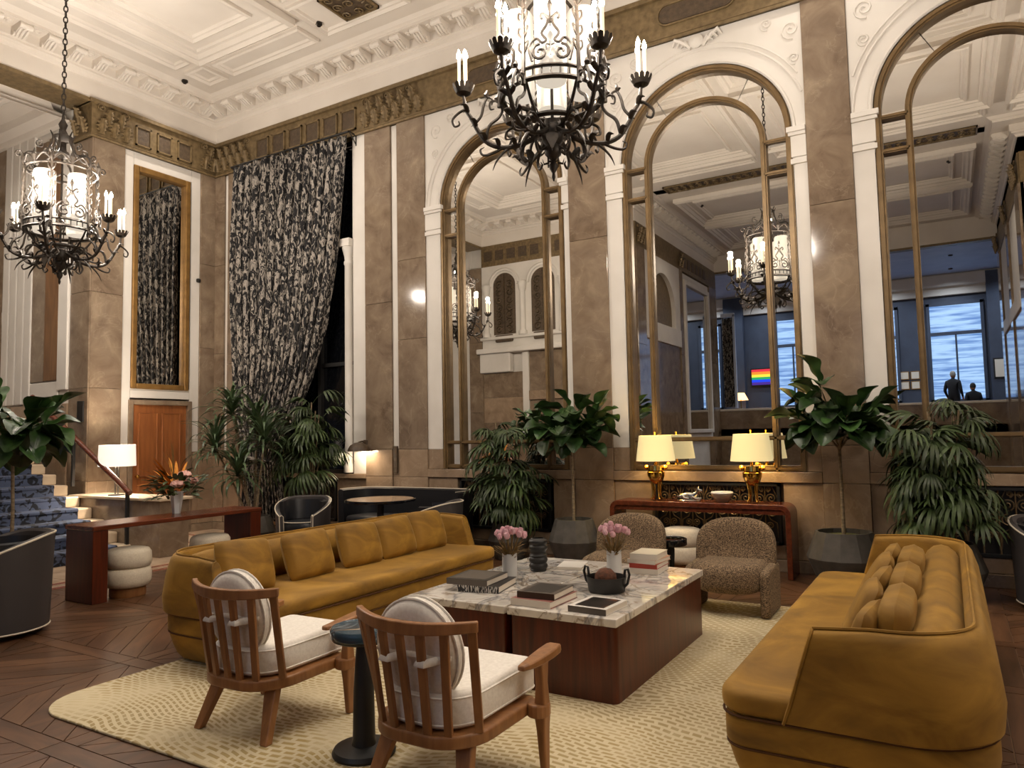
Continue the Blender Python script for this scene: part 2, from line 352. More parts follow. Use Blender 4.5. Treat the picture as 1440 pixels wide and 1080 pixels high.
# ================================================================== THE SETTING
ZF0, ZF1, ZC = 6.34, 6.95, 7.6          # frieze bottom, frieze top, ceiling
DADO, WB = .967, 1.37                   # dado joint, bottom of the white panels
XR, YF, XN0, XN1, YN = 17.9, -8.7, 4.65, 12.75, -16.1

def bx(name, m, parent, x0, y0, z0, x1, y1, z1, bevel=0):
    return MB().box(x0, y0, z0, x1, y1, z1).build(name, m, parent, bevel=bevel)

# ---- floor: stone slab, with parquet laid over the lounge and stone tiles by the stairs
floor = struct(bx('floor', 'floor_stone', None, -.6, -16.4, -.25, 18.2, .2, -.012))
MARB_X = 3.0
planks = []
def plank_poly(poly, ang):
    planks.append((poly, ang))
CELL, BW = 1.06, .13
def clip(poly, x0, y0, x1, y1):
    for ax, lim, sgn in ((0, x0, 1), (0, x1, -1), (1, y0, 1), (1, y1, -1)):
        out = []
        for i in range(len(poly)):
            a, b = poly[i-1], poly[i]; da, db = (a[ax]-lim)*sgn, (b[ax]-lim)*sgn
            if (da >= 0) != (db >= 0):
                t = da/(da-db); out.append((a[0]+(b[0]-a[0])*t, a[1]+(b[1]-a[1])*t))
            if db >= 0: out.append(b)
        poly = out
        if len(poly) < 3: return []
    return poly
g = .003
x = MARB_X
ix = 0
while x < XR-.2:
    y = -16.0; iy = 0
    while y < -.05:
        # frame of the panel
        x1, y1 = min(x+CELL, XR-.02), min(y+CELL, -.03)
        plank_poly([(x+g, y+g), (x1-g, y+g), (x1-g, y+BW-g), (x+g, y+BW-g)], PI/2)
        plank_poly([(x+g, y+BW+g), (x+BW-g, y+BW+g), (x+BW-g, y1-g), (x+g, y1-g)], 0)
        # diagonal boards inside
        X0, Y0, X1, Y1 = x+BW+g, y+BW+g, x1-g, y1-g
        d = 1 if (ix+iy) % 2 else -1
        cx_, cy_ = (X0+X1)/2, (Y0+Y1)/2; wv = .155
        for k in range(-5, 6):
            o0, o1 = k*wv+g, (k+1)*wv-g
            ux, uy = math.sqrt(.5), d*math.sqrt(.5); nx, ny = -uy, ux
            quad = [(cx_-ux*2+nx*o0, cy_-uy*2+ny*o0), (cx_+ux*2+nx*o0, cy_+uy*2+ny*o0), (cx_+ux*2+nx*o1, cy_+uy*2+ny*o1), (cx_-ux*2+nx*o1, cy_-uy*2+ny*o1)]
            q = clip(quad, X0, Y0, X1, Y1)
            if len(q) >= 3: plank_poly(q, math.atan2(uy, ux)-PI/2)
        y += CELL; iy += 1
    x += CELL; ix += 1
RUG = (6.55, -6.18, 11.25, -1.72)
def pl_score(pl):
    c = Vector((sum(p[0] for p in pl[0])/len(pl[0]), sum(p[1] for p in pl[0])/len(pl[0]), 0))
    d = c-CAM; z = d.dot(Fv)
    if z < .8: return 1e6+d.length
    u = abs(d.dot(R2)/z*F_PX); v = -d.dot(U2)/z*F_PX
    hid = RUG[0]+.05 < c.x < RUG[2]-.05 and RUG[1]+.05 < c.y < RUG[3]-.05
    return z+(1000 if hid or u > 760 or v > 580 else 0)
planks.sort(key=pl_score)
def plank_mb(poly, ang, c):
    ca, sa = math.cos(-ang), math.sin(-ang)
    loc = [((px-c[0])*ca-(py-c[1])*sa, (px-c[0])*sa+(py-c[1])*ca) for px, py in poly]
    return MB().prism(loc, lambda u, v, d: (u, v, d), -.014, 0)
for poly, ang in planks[:300]:
    c = (sum(p[0] for p in poly)/len(poly), sum(p[1] for p in poly)/len(poly))
    plank_mb(poly, ang, c).build('plank', 'parquet', floor, loc=(c[0], c[1], random.uniform(-.0012, 0)), rot=(0, 0, ang))
rest = MB()
for poly, ang in planks[300:]:
    rest.prism(poly, lambda u, v, d: (u, v, d), -.014, -.0005)
o = rest.build('parquet_beyond', 'parquet', floor); o['kind'] = 'stuff'
# stone paving by the stairs, with rose bands
for i in range(3):
    for j in range(9):
        bx('floor_tile', 'floor_stone', floor, i*1.0+.004, -8.66+j*.96, -.012, min(i*1.0+.996, MARB_X-.35), -8.66+j*.96+.952, 0)
for xx in (MARB_X-.34, MARB_X-.10):
    bx('floor_band', 'floor_rose', floor, xx, -8.66, -.012, xx+.09, -.02, .0005)
bx('floor_band', 'floor_stone', floor, MARB_X-.245, -8.66, -.012, MARB_X-.105, -.02, 0)
for yy in (-1.75, -1.35, -.75):
    bx('floor_band', 'floor_rose', floor, .05, yy, -.011, MARB_X-.36, yy+.08, .001)

# ---- ceiling
ceil = struct(MB().box(-.5, YF-.3, ZC, XR+.2, .2, ZC+.25).box(XN0-.2, YN-.3, ZC, XN1+.2, YF, ZC+.25).build('ceiling', 'ceiling_paint'))
def frame_mould(name, x0, y0, x1, y1, prof, z=ZC, parent=None, m='ceiling_paint'):
    """mitred moulding run round a rectangle; prof = (inset, drop) points"""
    mb = MB(); rings = []
    for ins, dr in prof:
        rings.append([(x0+ins, y0+ins, z-dr), (x1-ins, y0+ins, z-dr), (x1-ins, y1-ins, z-dr), (x0+ins, y1-ins, z-dr)])
    mb.loft(rings, cap=False); return mb.build(name, m, parent or ceil)
BIGP = [(0, 0), (0, .10), (.05, .13), (.09, .08), (.13, .085), (.17, .03), (.22, .03), (.24, 0)]
SMLP = [(0, 0), (0, .05), (.03, .065), (.06, .03), (.09, .03), (.11, 0)]
for a, b in ((1.36, 3.5), (5.3, 8.0), (8.2, 12.3), (12.5, 15.0), (15.4, 17.0)):
    for c, d in ((-4.1, -1.33), (-7.4, -4.3)):
        frame_mould('coffer', a, c, b, d, BIGP); frame_mould('coffer_inner', a+.42, c+.42, b-.42, d-.42, SMLP)
for a, b in ((1.45, 3.4), (5.4, 7.9), (8.3, 12.2), (12.6, 15)):
    frame_mould('border_panel', a, -1.2, b, -.76, SMLP); frame_mould('border_panel', a, -7.95, b, -7.5, SMLP)
for c, d in ((-4.0, -1.4), (-7.3, -4.4)):
    frame_mould('border_panel', .84, c, 1.27, d, SMLP)
frame_mould('border_panel', .84, -1.25, 1.3, -.76, SMLP)
frame_mould('border_panel', 3.62, -1.62, 5.2, -.8, SMLP); frame_mould('border_panel', 3.7, -4.0, 5.15, -1.75, SMLP)
for a, b in ((5.4, 8.6), (8.9, 12.1)):
    for c, d in ((-12.2, -9.6), (-15.3, -12.5)):
        frame_mould('coffer', a, c, b, d, BIGP); frame_mould('coffer_inner', a+.4, c+.4, b-.4, d-.4, SMLP)
# pierced bronze air grilles in the ceiling
def ceil_grille(x0, y0, x1, y1):
    gr = bx('ceiling_grille', 'bronze_dark', ceil, x0, y0, ZC-.012, x1, y1, ZC+.02)
    mb = MB(); mb.box(x0, y0, ZC-.045, x1, y0+.03, ZC).box(x0, y1-.03, ZC-.045, x1, y1, ZC).box(x0, y0, ZC-.045, x0+.03, y1, ZC).box(x1-.03, y0, ZC-.045, x1, y1, ZC)
    mb.build('grille_rim', 'bronze_paint', gr)
    mb = MB(); nx = max(2, round((x1-x0)/.19)); ny = max(2, round((y1-y0)/.19))
    for i in range(nx):
        for j in range(ny):
            c = (x0+(i+.5)*(x1-x0)/nx, y0+(j+.5)*(y1-y0)/ny)
            mb.tube([(p[0], p[1], ZC-.025) for p in spiral(c, .015, .085, random.random()*6, 1.4*(1 if (i+j) % 2 else -1), 14)], .011, 4)
    mb.build('grille_scrollwork', 'bronze_paint', gr)
ceil_grille(4.13, -1.52, 4.74, -.93); ceil_grille(5.5, -8.98, 12.1, -8.5)
ceil_grille(4.13, -4.0, 4.74, -1.9)
# cornice: fascia, ovolo and scrolled brackets along the two visible walls
def cornice(path, name='cornice'):
    """path of wall points (room on the left hand), profile swept with mitres"""
    prof = [(0, ZF1), (0, 7.26), (.03, 7.27), (.05, 7.31), (.10, 7.33), (.10, 7.36), (.13, 7.37), (.13, 7.5), (.42, 7.5), (.42, 7.54), (.47, 7.56), (.52, 7.6)]
    mb = MB(); rings = []
    n = len(path)
    for i, p in enumerate(path):
        p = Vector(p); d0 = (p-Vector(path[i-1])).normalized() if i else None; d1 = (Vector(path[i+1])-p).normalized() if i < n-1 else None
        if d0 is None: d0 = d1
        if d1 is None: d1 = d0
        n0, n1 = Vector((-d0.y, d0.x)), Vector((-d1.y, d1.x)); m = (n0+n1); m = m/m.length_squared*2
        rings.append([(p.x+m.x*o, p.y+m.y*o, z) for o, z in prof])
    mb.loft(rings, closed=False, cap=False); return mb.build(name, 'ceiling_paint', ceil)
cornice([(XR, 0), (0, 0), (0, YF), (XN0, YF), (XN0, YN)])
cornice([(XN1, YN), (XN1, YF), (XR, YF), (XR, 0)])
bmb = MB()
side = [(0, 0), (.27, 0), (.27, -.05), (.22, -.06), (.19, -.09), (.12, -.12), (.04, -.14), (0, -.13)]
bmb.prism([(u, v) for u, v in side][::-1], lambda u, v, d: (d, -u, v), -.075, .075)
bmb.tube([(-.085, -.245, -.045), (.085, -.245, -.045)], .045, 12).tube([(-.085, -.05, -.11), (.085, -.05, -.11)], .04, 10)
for s in (-1, 0, 1): bmb.curve([(s*.045, -.05, -.15), (s*.05, -.13, -.135), (s*.05, -.2, -.095), (s*.045, -.26, -.085)], [.012, .02, .02, .01], 6)
bmesh_ = bmb.mesh('bracket', 'ceiling_paint')
rosb = MB(); rosb.lathe([(.055, 0), (.05, -.02), (.03, -.02), (.025, -.035), (.005, -.04)], 10); ros_me = rosb.mesh('rosette', 'ceiling_paint', 30)
for k in range(46):
    xx = .66-.38+.38*k
    link('bracket', bmesh_, ceil, (xx+.1, -.13, 7.5)); link('rosette', ros_me, ceil, (xx+.29, -.29, 7.5))
for k in range(22):
    yy = -.38-.38*k
    link('bracket', bmesh_, ceil, (.13, yy, 7.5), (0, 0, PI/2)); link('rosette', ros_me, ceil, (.29, yy-.19, 7.5))
for k in range(12): link('bracket', bmesh_, ceil, (.4+.38*k, YF+.13, 7.5), (0, 0, PI))
for k in range(18): link('bracket', bmesh_, ceil, (XN0+.13, YF-.3-.38*k, 7.5), (0, 0, PI/2)); link('bracket', bmesh_, ceil, (XN1-.13, YF-.3-.38*k, 7.5), (0, 0, -PI/2))
# recessed ceiling spotlights
for k, (xx, yy) in enumerate([(.58, -1.06), (3.72, -1.08), (.58, -4.2), (6.9, -.64), (10.3, -.64), (13.4, -1.06), (7.0, -4.2), (10.8, -4.2), (3.9, -4.6), (8.7, -7.2), (5.9, -10.5), (11.6, -10.5), (8.7, -12.4), (8.7, -15.3), (3.6, -7.6), (14.5, -6.5)]):
    fx = MB().lathe([(.035, 0), (.035, -.03), (.05, -.03), (.05, .0)], 12).lathe([(.028, -.005), (.028, -.055), (.018, -.055), (.018, -.01)], 10).build('spotlight', 'iron', ceil, loc=(xx, yy, ZC))
    light('spot_beam', 'SPOT', (xx, yy, ZC-.09), SPOT_W, WARM, size=.06, spot=math.radians(105), blend=.9)

# ---- stone carving helpers (friezes)
leafm = MB()
def leaf_fn(u, v):
    a = (u-.5)*2; w = math.sin(PI*min(1, v*.92+.08))**.6*(.078+.030*math.sin(v*31)*abs(a)); z = v*.3
    return (a*w, -.035-.05*math.sin(v*PI*.5)**2-.025*(1-abs(a))-.012*math.cos(a*9)-(.04*max(0, v-.75)*4), z-.06*max(0, v-.8)*4)
leafm.grid(leaf_fn, 8, 20); acanthus = leafm.mesh('acanthus_leaf', 'bronze_paint', 30)
scr = MB().tube([(p[0], -.03, p[1]) for p in spiral((0, 0), .012, .085, 0, 1.6, 18)], .017, 5); volute = scr.mesh('volute', 'bronze_paint', 40)
def carve(parent, place, w, rz):
    """acanthus capital: place(s) -> world xy of the point s metres along the capital"""
    n = max(2, round(w/.2))
    for i in range(n):
        s = (i+.5)*w/n; p = place(s)
        link('acanthus_leaf', acanthus, parent, (p[0], p[1], ZF0+.08), (0, 0, rz), (1, 1, .9))
        if i < n-1:
            p = place(s+w/n/2); link('acanthus_leaf', acanthus, parent, (p[0], p[1], ZF0+.22), (0, 0, rz), (.9, 1.15, 1))
    for i in range(n):
        p = place((i+.5)*w/n); link('volute', volute, parent, (p[0], p[1], ZF0+.5), (0, 0, rz+(PI if i % 2 else 0)), (.8, 1, .8))

# ---- back wall
wall_back = struct(bx('wall_back', 'plaster', None, -.5, .15, -.01, XR+.2, .4, ZC))
def slab(parent, m, x0, z0, x1, z1, y=0, t=.15, bevel=.004):
    """a stone panel on the back wall, with a hairline joint round it"""
    return bx('marble_slab' if m.startswith('marble') else 'plaster_panel', m, parent, x0+.002, y, z0+.002, x1-.002, .15, z1-.002, bevel)
MIR = [(6.07, 1.0), (8.93, 1.02), (11.8, 1.02)]
# pilasters (x0, x1) of brown marble, full height in three slabs each
for (a, b, js) in [(0, .27, (3.1, 4.7)), (.37, .70, (2.9, 4.4)), (3.62, 4.14, (3.6,)), (4.27, 4.80, (3.0, 4.2)), (7.16, 7.69, (4.05,)), (10.1, 10.56, (4.0,)), (13.0, 13.5, (4.0,)), (15.9, 16.4, (4.0,))]:
    zs = [WB]+list(js)+[ZF0]
    for z0, z1 in zip(zs, zs[1:]): slab(wall_back, 'marble_brown', a, z0, b, z1, -.025)
    slab(wall_back, 'marble_beige', a, DADO, b, WB, -.025); slab(wall_back, 'marble_beige', a, .13, b, DADO, -.025)
for a, b in ((.27, .37), (4.14, 4.27)):
    slab(wall_back, 'plaster', a, WB, b, ZF0, .01); slab(wall_back, 'marble_beige', a, DADO, b, WB, 0); slab(wall_back, 'marble_beige', a, .13, b, DADO, 0)
struct(bx('baseboard_back', 'marble_brown', None, 0, -.05, 0, XR, .15, .128, .006))
# bay to the right of the third arch, seen only in other mirrors
slab(wall_back, 'marble_brown', 13.5, WB, 15.9, ZF0, .02); slab(wall_back, 'marble_beige', 13.5, .13, 15.9, WB, .02); slab(wall_back, 'marble_brown', 16.4, .13, XR, ZF0, .02)

# curtained window bay
win = struct(MB().box(.70, .10, 1.0, 3.62, .15, ZF0).build('window_1', 'night_glass'))
for xx in (.72, 1.62, 2.55):
    bx('window_frame', 'black_matte', win, xx, .03, 1.0, xx+.07, .10, ZF0)
for zz in (1.0, 2.7, 4.4):
    bx('window_frame', 'black_matte', win, .72, .04, zz, 3.3, .10, zz+.06)
jamb = bx('window_jamb', 'plaster', wall_back, 3.36, -.01, 1.0, 3.618, .15, ZF0, .006)
bx('window_jamb', 'plaster', wall_back, 3.30, .05, 1.0, 3.358, .15, ZF0)
col = MB().lathe([(.085, 1.02), (.085, 1.12), (.065, 1.16), (.062, 4.28), (.075, 4.30), (.075, 4.34), (.062, 4.36), (.066, 4.42), (.095, 4.52), (.105, 4.56), (.10, 4.58)], 16, (3.24, .02, 0)).box(3.13, -.09, 4.58, 3.35, .13, 4.70)
col.build('colonnette', 'plaster', wall_back, smooth=True)
bx('window_sill', 'marble_beige', wall_back, .70, -.04, .93, 3.62, .15, 1.0, .006)
slab(wall_back, 'marble_beige', .70, .13, 1.5, .93); slab(wall_back, 'marble_beige', 3.0, .13, 3.62, .93)
slab(wall_back, 'marble_beige', 1.5, .13, 3.0, .25)

# arch surrounds
def arch_pts(cx, hw, zs, n=28): return [(cx-hw*math.cos(PI*i/n), zs+hw*math.sin(PI*i/n)) for i in range(n+1)]
ZS = 4.9
def arch_surround(cx, hw, x0, x1):
    mb = MB(); pts = arch_pts(cx, hw, ZS)
    for y0, y1 in ((0.0, .15),):
        mb.box(x0, y0, WB, cx-hw, y1, ZS).box(cx+hw, y0, WB, x1, y1, ZS)
        # spandrel between the arch and the frieze
        n = len(pts)
        for i in range(n-1):
            (ax, az), (bx_, bz) = pts[i], pts[i+1]
            tx0 = x0+(x1-x0)*i/(n-1); tx1 = x0+(x1-x0)*(i+1)/(n-1)
            q = [(ax, az), (bx_, bz), (tx1, ZF0), (tx0, ZF0)]
            mb.add([(u, y0, v) for u, v in q]+[(u, y1, v) for u, v in q], [(0, 1, 2, 3), (0, 4, 5, 1), (2, 6, 7, 3)])
        mb.add([(x0, y0, ZS), (pts[0][0], y0, ZS), (x0, y0, ZF0)], [(0, 1, 2)])
        mb.add([(x1, y0, ZS), (pts[-1][0], y0, ZS), (x1, y0, ZF0)], [(0, 2, 1)])
    ar = mb.build('arch_surround', 'plaster', wall_back)
    # archivolt mouldings
    for dr, th, yo in ((.03, .022, -.005), (.20, .014, -.004), (.26, .012, -.004)):
        pp = [p for p in arch_pts(cx, hw+dr, ZS, 36) if x0+.01 < p[0] < x1-.01 and p[1] < ZF0-.03]
        if len(pp) > 2: MB().tube([(u, yo, v) for u, v in pp], th, 6).build('archivolt', 'plaster', ar, smooth=True)
    for s in (-1, 1):       # impost capitals
        e = cx+s*hw; f = x1 if s > 0 else x0
        mb = MB()
        for z0, z1, pr in ((4.50, 4.56, .02), (4.58, 4.82, .012), (4.82, 4.86, .035), (4.86, 4.92, .05)):
            mb.box(e-s*pr, -pr-.01, z0, f, .1, z1)
        mb.build('impost', 'plaster', ar, bevel=.005)
    # low relief scrolls and a crest on the spandrels
    for s in (-1, 1):
        for (dx, z, r) in ((1.06, 6.06, .11), (.80, 6.2, .075), (1.08, 5.72, .07)):
            MB().tube([(cx+s*(dx+p[0]*s), -.002, z+p[1]) for p in spiral((0, 0), .01, r, .5, 1.7, 20)], .012, 5).build('relief_scroll', 'plaster', ar)
    mb = MB().lathe([(.01, .0), (.07, .02), (.09, .06), (.05, .1), (.005, .12)], 10, (0, 0, 0))
    mb.xf(Matrix.Translation((cx, 0, 6.22)) @ Matrix.Rotation(PI/2, 4, 'X'))
    for s in (-1, 1):
        for k in range(3): mb.tube([(cx+s*(.07+.05*k), -.03, 6.16+.05*k), (cx+s*(.14+.06*k), -.05, 6.24+.03*k), (cx+s*(.2+.05*k), -.02, 6.2+.02*k)], [.03, .03, .01], 6)
    mb.build('crest', 'plaster', ar, smooth=True)
    # stone below: sill, dado
    slab(wall_back, 'marble_beige', x0, DADO, x1, 1.085, -.03); slab(wall_back, 'marble_beige', x0, 1.085, cx-hw, WB); slab(wall_back, 'marble_beige', cx+hw, 1.085, x1, WB)
    for a, b in ((x0, cx-.76), (cx+.76, x1)): slab(wall_back, 'marble_beige', a, .13, b, DADO)
    slab(wall_back, 'marble_beige', cx-.76, .13, cx+.76, .28)
    bx('marble_slab', 'marble_beige', wall_back, cx-.76, .1, .28, cx+.76, .15, DADO)
for (cx, hw), (a, b) in zip(MIR, ((4.80, 7.16), (7.69, 10.1), (10.56, 13.0))): arch_surround(cx, hw, a, b)

# wrought-iron vent grilles in the dado
def vent(cx, w=1.44, z0=.28, z1=.955, y=.0, m='vent_bronze'):
    gr = bx('vent_grille', 'black_matte', wall_back, cx-w/2, y+.06, z0, cx+w/2, y+.09, z1)
    fr = MB()
    for a in ((cx-w/2, z0, cx+w/2, z0+.03), (cx-w/2, z1-.03, cx+w/2, z1), (cx-w/2, z0, cx-w/2+.03, z1), (cx+w/2-.03, z0, cx+w/2, z1)):
        fr.box(a[0], y-.01, a[1], a[2], y+.06, a[3])
    fr.build('grille_frame', 'black_matte', gr)
    n = 5; cw = (w-.06)/n; zm = (z0+z1)/2
    sm = MB()
    for sx in (-1, 1):
        for c, r, a0 in (((.066, .17), .062, 0), ((.066, .02), .06, PI), ((.05, -.13), .045, 0), ((.045, .27), .03, 0)):
            sm.tube([(sx*p[0], 0, p[1]) for p in spiral(c, .006, r, a0, 1.75, 22)], .007, 5)
        sm.tube([(sx*.0, 0, .05), (sx*.05, 0, -.06), (sx*.12, 0, -.1), (sx*cw*.48, 0, -.26)], .007, 5)
        sm.tube([(sx*.01, 0, .26), (sx*.08, 0, .3), (sx*cw*.48, 0, .18)], .006, 5)
    sm.tube([(0, 0, -.3), (0, 0, .3)], .008, 5)
    me = sm.mesh('scroll_panel', m, 40)
    for i in range(n): link('scroll_panel', me, gr, (cx-w/2+.03+(i+.5)*cw, y+.03, zm))
    for i in range(1, n): MB().tube([(cx-w/2+.03+i*cw, y+.03, z0), (cx-w/2+.03+i*cw, y+.03, z1)], .008, 5).build('bar', m, gr)
for cx, hw in MIR: vent(cx)
vent(2.25, z0=.26, z1=.9, m='iron')

# frieze of the back wall
fr = bx('frieze', 'bronze_paint', wall_back, 0, -.02, ZF0, XR, .15, ZF1)
for z, h, p in ((ZF0, .035, .05), (ZF0+.05, .02, .035), (ZF1-.06, .06, .07)): bx('frieze_moulding', 'bronze_paint', fr, 0, -p, z, XR, 0, z+h)
for k in range(6):
    xx = 1.28+.404*k
    sq = bx('frieze_panel', 'bronze_dark', fr, xx-.135, -.03, 6.47, xx+.135, -.018, 6.78)
    mb = MB()
    for a in ((xx-.16, 6.45, xx+.16, 6.475), (xx-.16, 6.775, xx+.16, 6.80), (xx-.16, 6.45, xx-.135, 6.8), (xx+.135, 6.45, xx+.16, 6.8)): mb.box(a[0], -.05, a[1], a[2], -.01, a[3])
    mb.build('panel_rim', 'bronze_paint', sq)
for a, b in ((.02, .98), (3.56, 4.82), (7.1, 7.75), (10.05, 10.6), (13.0, 13.5)): carve(fr, lambda s, a=a: (a+s, 0), b-a, 0)
for cx, hw in MIR:
    pnl = MB().prism(rrect(cx-.45, 6.56, cx+.45, 6.78, .1), lambda u, v, d: (u, d, v), -.04, -.01).build('cartouche', 'bronze_dark', fr)
    MB().tube([(u, -.035, v) for u, v in rrect(cx-.47, 6.54, cx+.47, 6.8, .12)], .014, 5, closed=True).build('cartouche_rim', 'bronze_paint', pnl)
    for s in (-1, 1):
        for k in range(3): link('volute', volute, fr, (cx+s*(.6+.18*k), -.01, 6.66+.03*(k % 2)), (0, 0, PI if s < 0 else 0), 1.1)

# ---- left wall with the door and the tall mirror
wall_left = struct(MB().box(-.5, -2.24, -.01, -.15, .15, ZC).build('wall_left', 'plaster'))
def slabL(m, y0, z0, y1, z1, x=0, bevel=.004):
    return bx('marble_slab' if m.startswith('marble') else 'plaster_panel', m, wall_left, -.15, y0+.002, z0+.002, x, y1-.002, z1-.002, bevel)
for z0, z1 in ((.13, DADO), (DADO, WB), (WB, 3.2), (3.2, 4.7), (4.7, ZF0)):
    slabL('marble_beige' if z1 <= WB else 'marble_brown', -.32, z0, -.02, z1, .02)
for z0, z1 in ((.13, DADO), (DADO, 2.4), (2.4, 3.9), (3.9, 5.2), (5.2, ZF0)):
    slabL('marble_beige' if z1 <= DADO else 'marble_brown', -2.24, z0, -1.73, z1, .03)
    bx('marble_slab', 'marble_brown', wall_left, -.5, -2.265, z0+.002, .03, -2.24, z1-.002, .004)
slabL('plaster', -1.57, 2.27, -.50, 2.40, 0); slabL('plaster', -1.73, WB, -1.57, ZF0); slabL('plaster', -.50, WB, -.32, ZF0); slabL('plaster', -1.57, 6.12, -.50, ZF0); slabL('plaster', -1.57, 2.40, -.5, 2.44)
slabL('marble_beige', -1.73, .13, -1.6, WB, 0); slabL('marble_beige', -.46, .13, -.32, WB, 0)
struct(MB().box(-.15, -2.26, 0, .05, -1.6, .128).box(-.15, -.46, 0, .05, 0, .128).build('baseboard_left', 'marble_brown'))
door = struct(MB().box(-.15, -1.52, 0, -.03, -.54, 2.16).build('door_1', 'oak_door'))
for z0, z1 in ((.15, .85), (1.0, 2.02)):
    for y0, y1 in ((-1.40, -1.08), (-.98, -.66)):
        bx('door_panel', 'oak_door', door, -.03, y0, z0, -.012, y1, z1, .008)
        mb = MB(); mb.tube([(-.02, p[0], p[1]) for p in ((y0, z0), (y1, z0), (y1, z1), (y0, z1))], .022, 6, closed=True); mb.build('panel_moulding', 'oak_door', door)
bx('door_casing', 'marble_brown', door, -.15, -1.60, 0, .03, -1.52, 2.24, .01); bx('door_casing', 'marble_brown', door, -.15, -.54, 0, .03, -.46, 2.24, .01); bx('door_casing', 'marble_brown', door, -.15, -1.52, 2.16, .03, -.54, 2.24, .01)
MB().lathe([(.012, 0), (.012, .04), (.028, .05), (.03, .07), (.0, .085)], 12).xf(Matrix.Translation((-.03, -1.44, 1.0)) @ Matrix.Rotation(PI/2, 4, 'Y')).build('door_knob', 'gold_polish', door, smooth=True)
frl = bx('frieze', 'bronze_paint', wall_left, -.15, -2.26, ZF0, .02, 0, ZF1)
for z, h, p in ((ZF0, .035, .05), (ZF0+.05, .02, .035), (ZF1-.06, .06, .07)): bx('frieze_moulding', 'bronze_paint', frl, 0, -2.26-p, z, p, 0, z+h); bx('frieze_moulding', 'bronze_paint', frl, -.5, -2.26-p, z, -.0005, -2.25, z+h)
bx('frieze_return', 'bronze_paint', frl, -.5, -2.28, ZF0, .02, -2.26, ZF1)
for yy in (-1.43, -1.05, -.67):
    sq = bx('frieze_panel', 'bronze_dark', frl, .018, yy-.11, 6.47, .03, yy+.11, 6.75)
    mb = MB()
    for a in ((yy-.135, 6.445, yy+.135, 6.47), (yy-.135, 6.75, yy+.135, 6.775), (yy-.135, 6.445, yy-.11, 6.775), (yy+.11, 6.445, yy+.135, 6.775)): mb.box(.01, a[0], a[1], .05, a[2], a[3])
    mb.build('panel_rim', 'bronze_paint', sq)
carve(frl, lambda s: (.02, -.36+s), .34, PI/2); carve(frl, lambda s: (.02, -2.24+s), .6, PI/2); carve(frl, lambda s: (-.48+s, -2.28), .5, 0)
bx('camera_dome', 'black_matte', wall_left, 0, -.40, 4.35, .06, -.33, 4.42, .02)
bx('wall_plate', 'black_matte', wall_left, -.22, -2.285, 1.88, -.05, -2.262, 2.2, .006)
# beam over the stair opening
beam = bx('stair_beam', 'ceiling_paint', ceil, -.5, YF, ZF1, -.001, -2.24, ZC); bx('beam_edge', 'bronze_paint', beam, -.5, YF, ZF1-.06, .03, -2.3, ZF1-.0005)

# ---- stair hall beyond the opening
wall_stair = struct(MB().box(-5.2, -2.25, -.01, -.5, -2.0, ZC).build('wall_stair_side', 'plaster'))
bx('plaster_pilaster', 'plaster', wall_stair, -.80, -2.30, 2.4, -.52, -2.25, 6.9, .01); bx('plaster_panel', 'plaster', wall_stair, -1.75, -2.28, 2.3, -.8, -2.25, 2.54, .01)
for xx in (-2.6, -2.35, -2.1, -1.86): bx('plaster_pilaster', 'plaster', wall_stair, xx, -2.30, 2.2, xx+.22, -2.25, 6.75, .02)
bx('wood_panel', 'panel_wood', wall_stair, -1.22, -2.29, 2.56, -.82, -2.25, 6.3, .01); bx('marble_slab', 'marble_brown', wall_stair, -1.74, -2.28, 2.56, -1.24, -2.25, 6.55, .004); bx('marble_slab', 'marble_brown', wall_stair, -1.22, -2.28, 6.3, -.8, -2.25, 6.58, .004)
for z0, z1 in ((0, 2.3), (2.3, 4.6), (4.6, 6.7)): bx('marble_slab', 'marble_brown', wall_stair, -4.6, -2.29, z0, -2.62, -2.25, z1, .004)
bx('marble_slab', 'marble_beige', wall_stair, -2.6, -2.29, 0, -.5, -2.25, 2.18, .004)
wall_se = struct(MB().box(-5.4, YF, -.01, -5.2, -2.0, ZC).build('wall_stair_end', 'plaster'))
struct(MB().box(-5.4, YF-.2, -.01, -.45, YF-.0, ZC).build('wall_stair_front', 'plaster'))
for y0, y1 in ((-8.6, -6.6), (-5.6, -4.9), (-3.6, -2.7)): bx('marble_slab', 'marble_brown', wall_se, -5.2, y0, 1.5, -5.15, y1, 6.7, .004)
for xx, yy in ((-1.4, -3.6), (-3.2, -5.2)): light('stair_fill_light', 'SPOT', (xx, yy, 6.85), SPOT_W, WARM, size=.06, spot=math.radians(140), blend=.9)  # added fill spots without fixtures, to brighten the stair hall
struct(MB().box(-5.4, YF-.2, 7.0, -.5, -2.0, 7.2).build('ceiling_stair', 'ceiling_paint'))
frame_mould('stair_ceiling_mould', -5.2, YF, -.5, -2.26, [(0, .3), (.08, .28), (.1, .2), (.22, .12), (.25, 0)], 7.0)
frame_mould('stair_ceiling_mould', -4.6, -6.5, -1.0, -2.9, SMLP, 7.0)

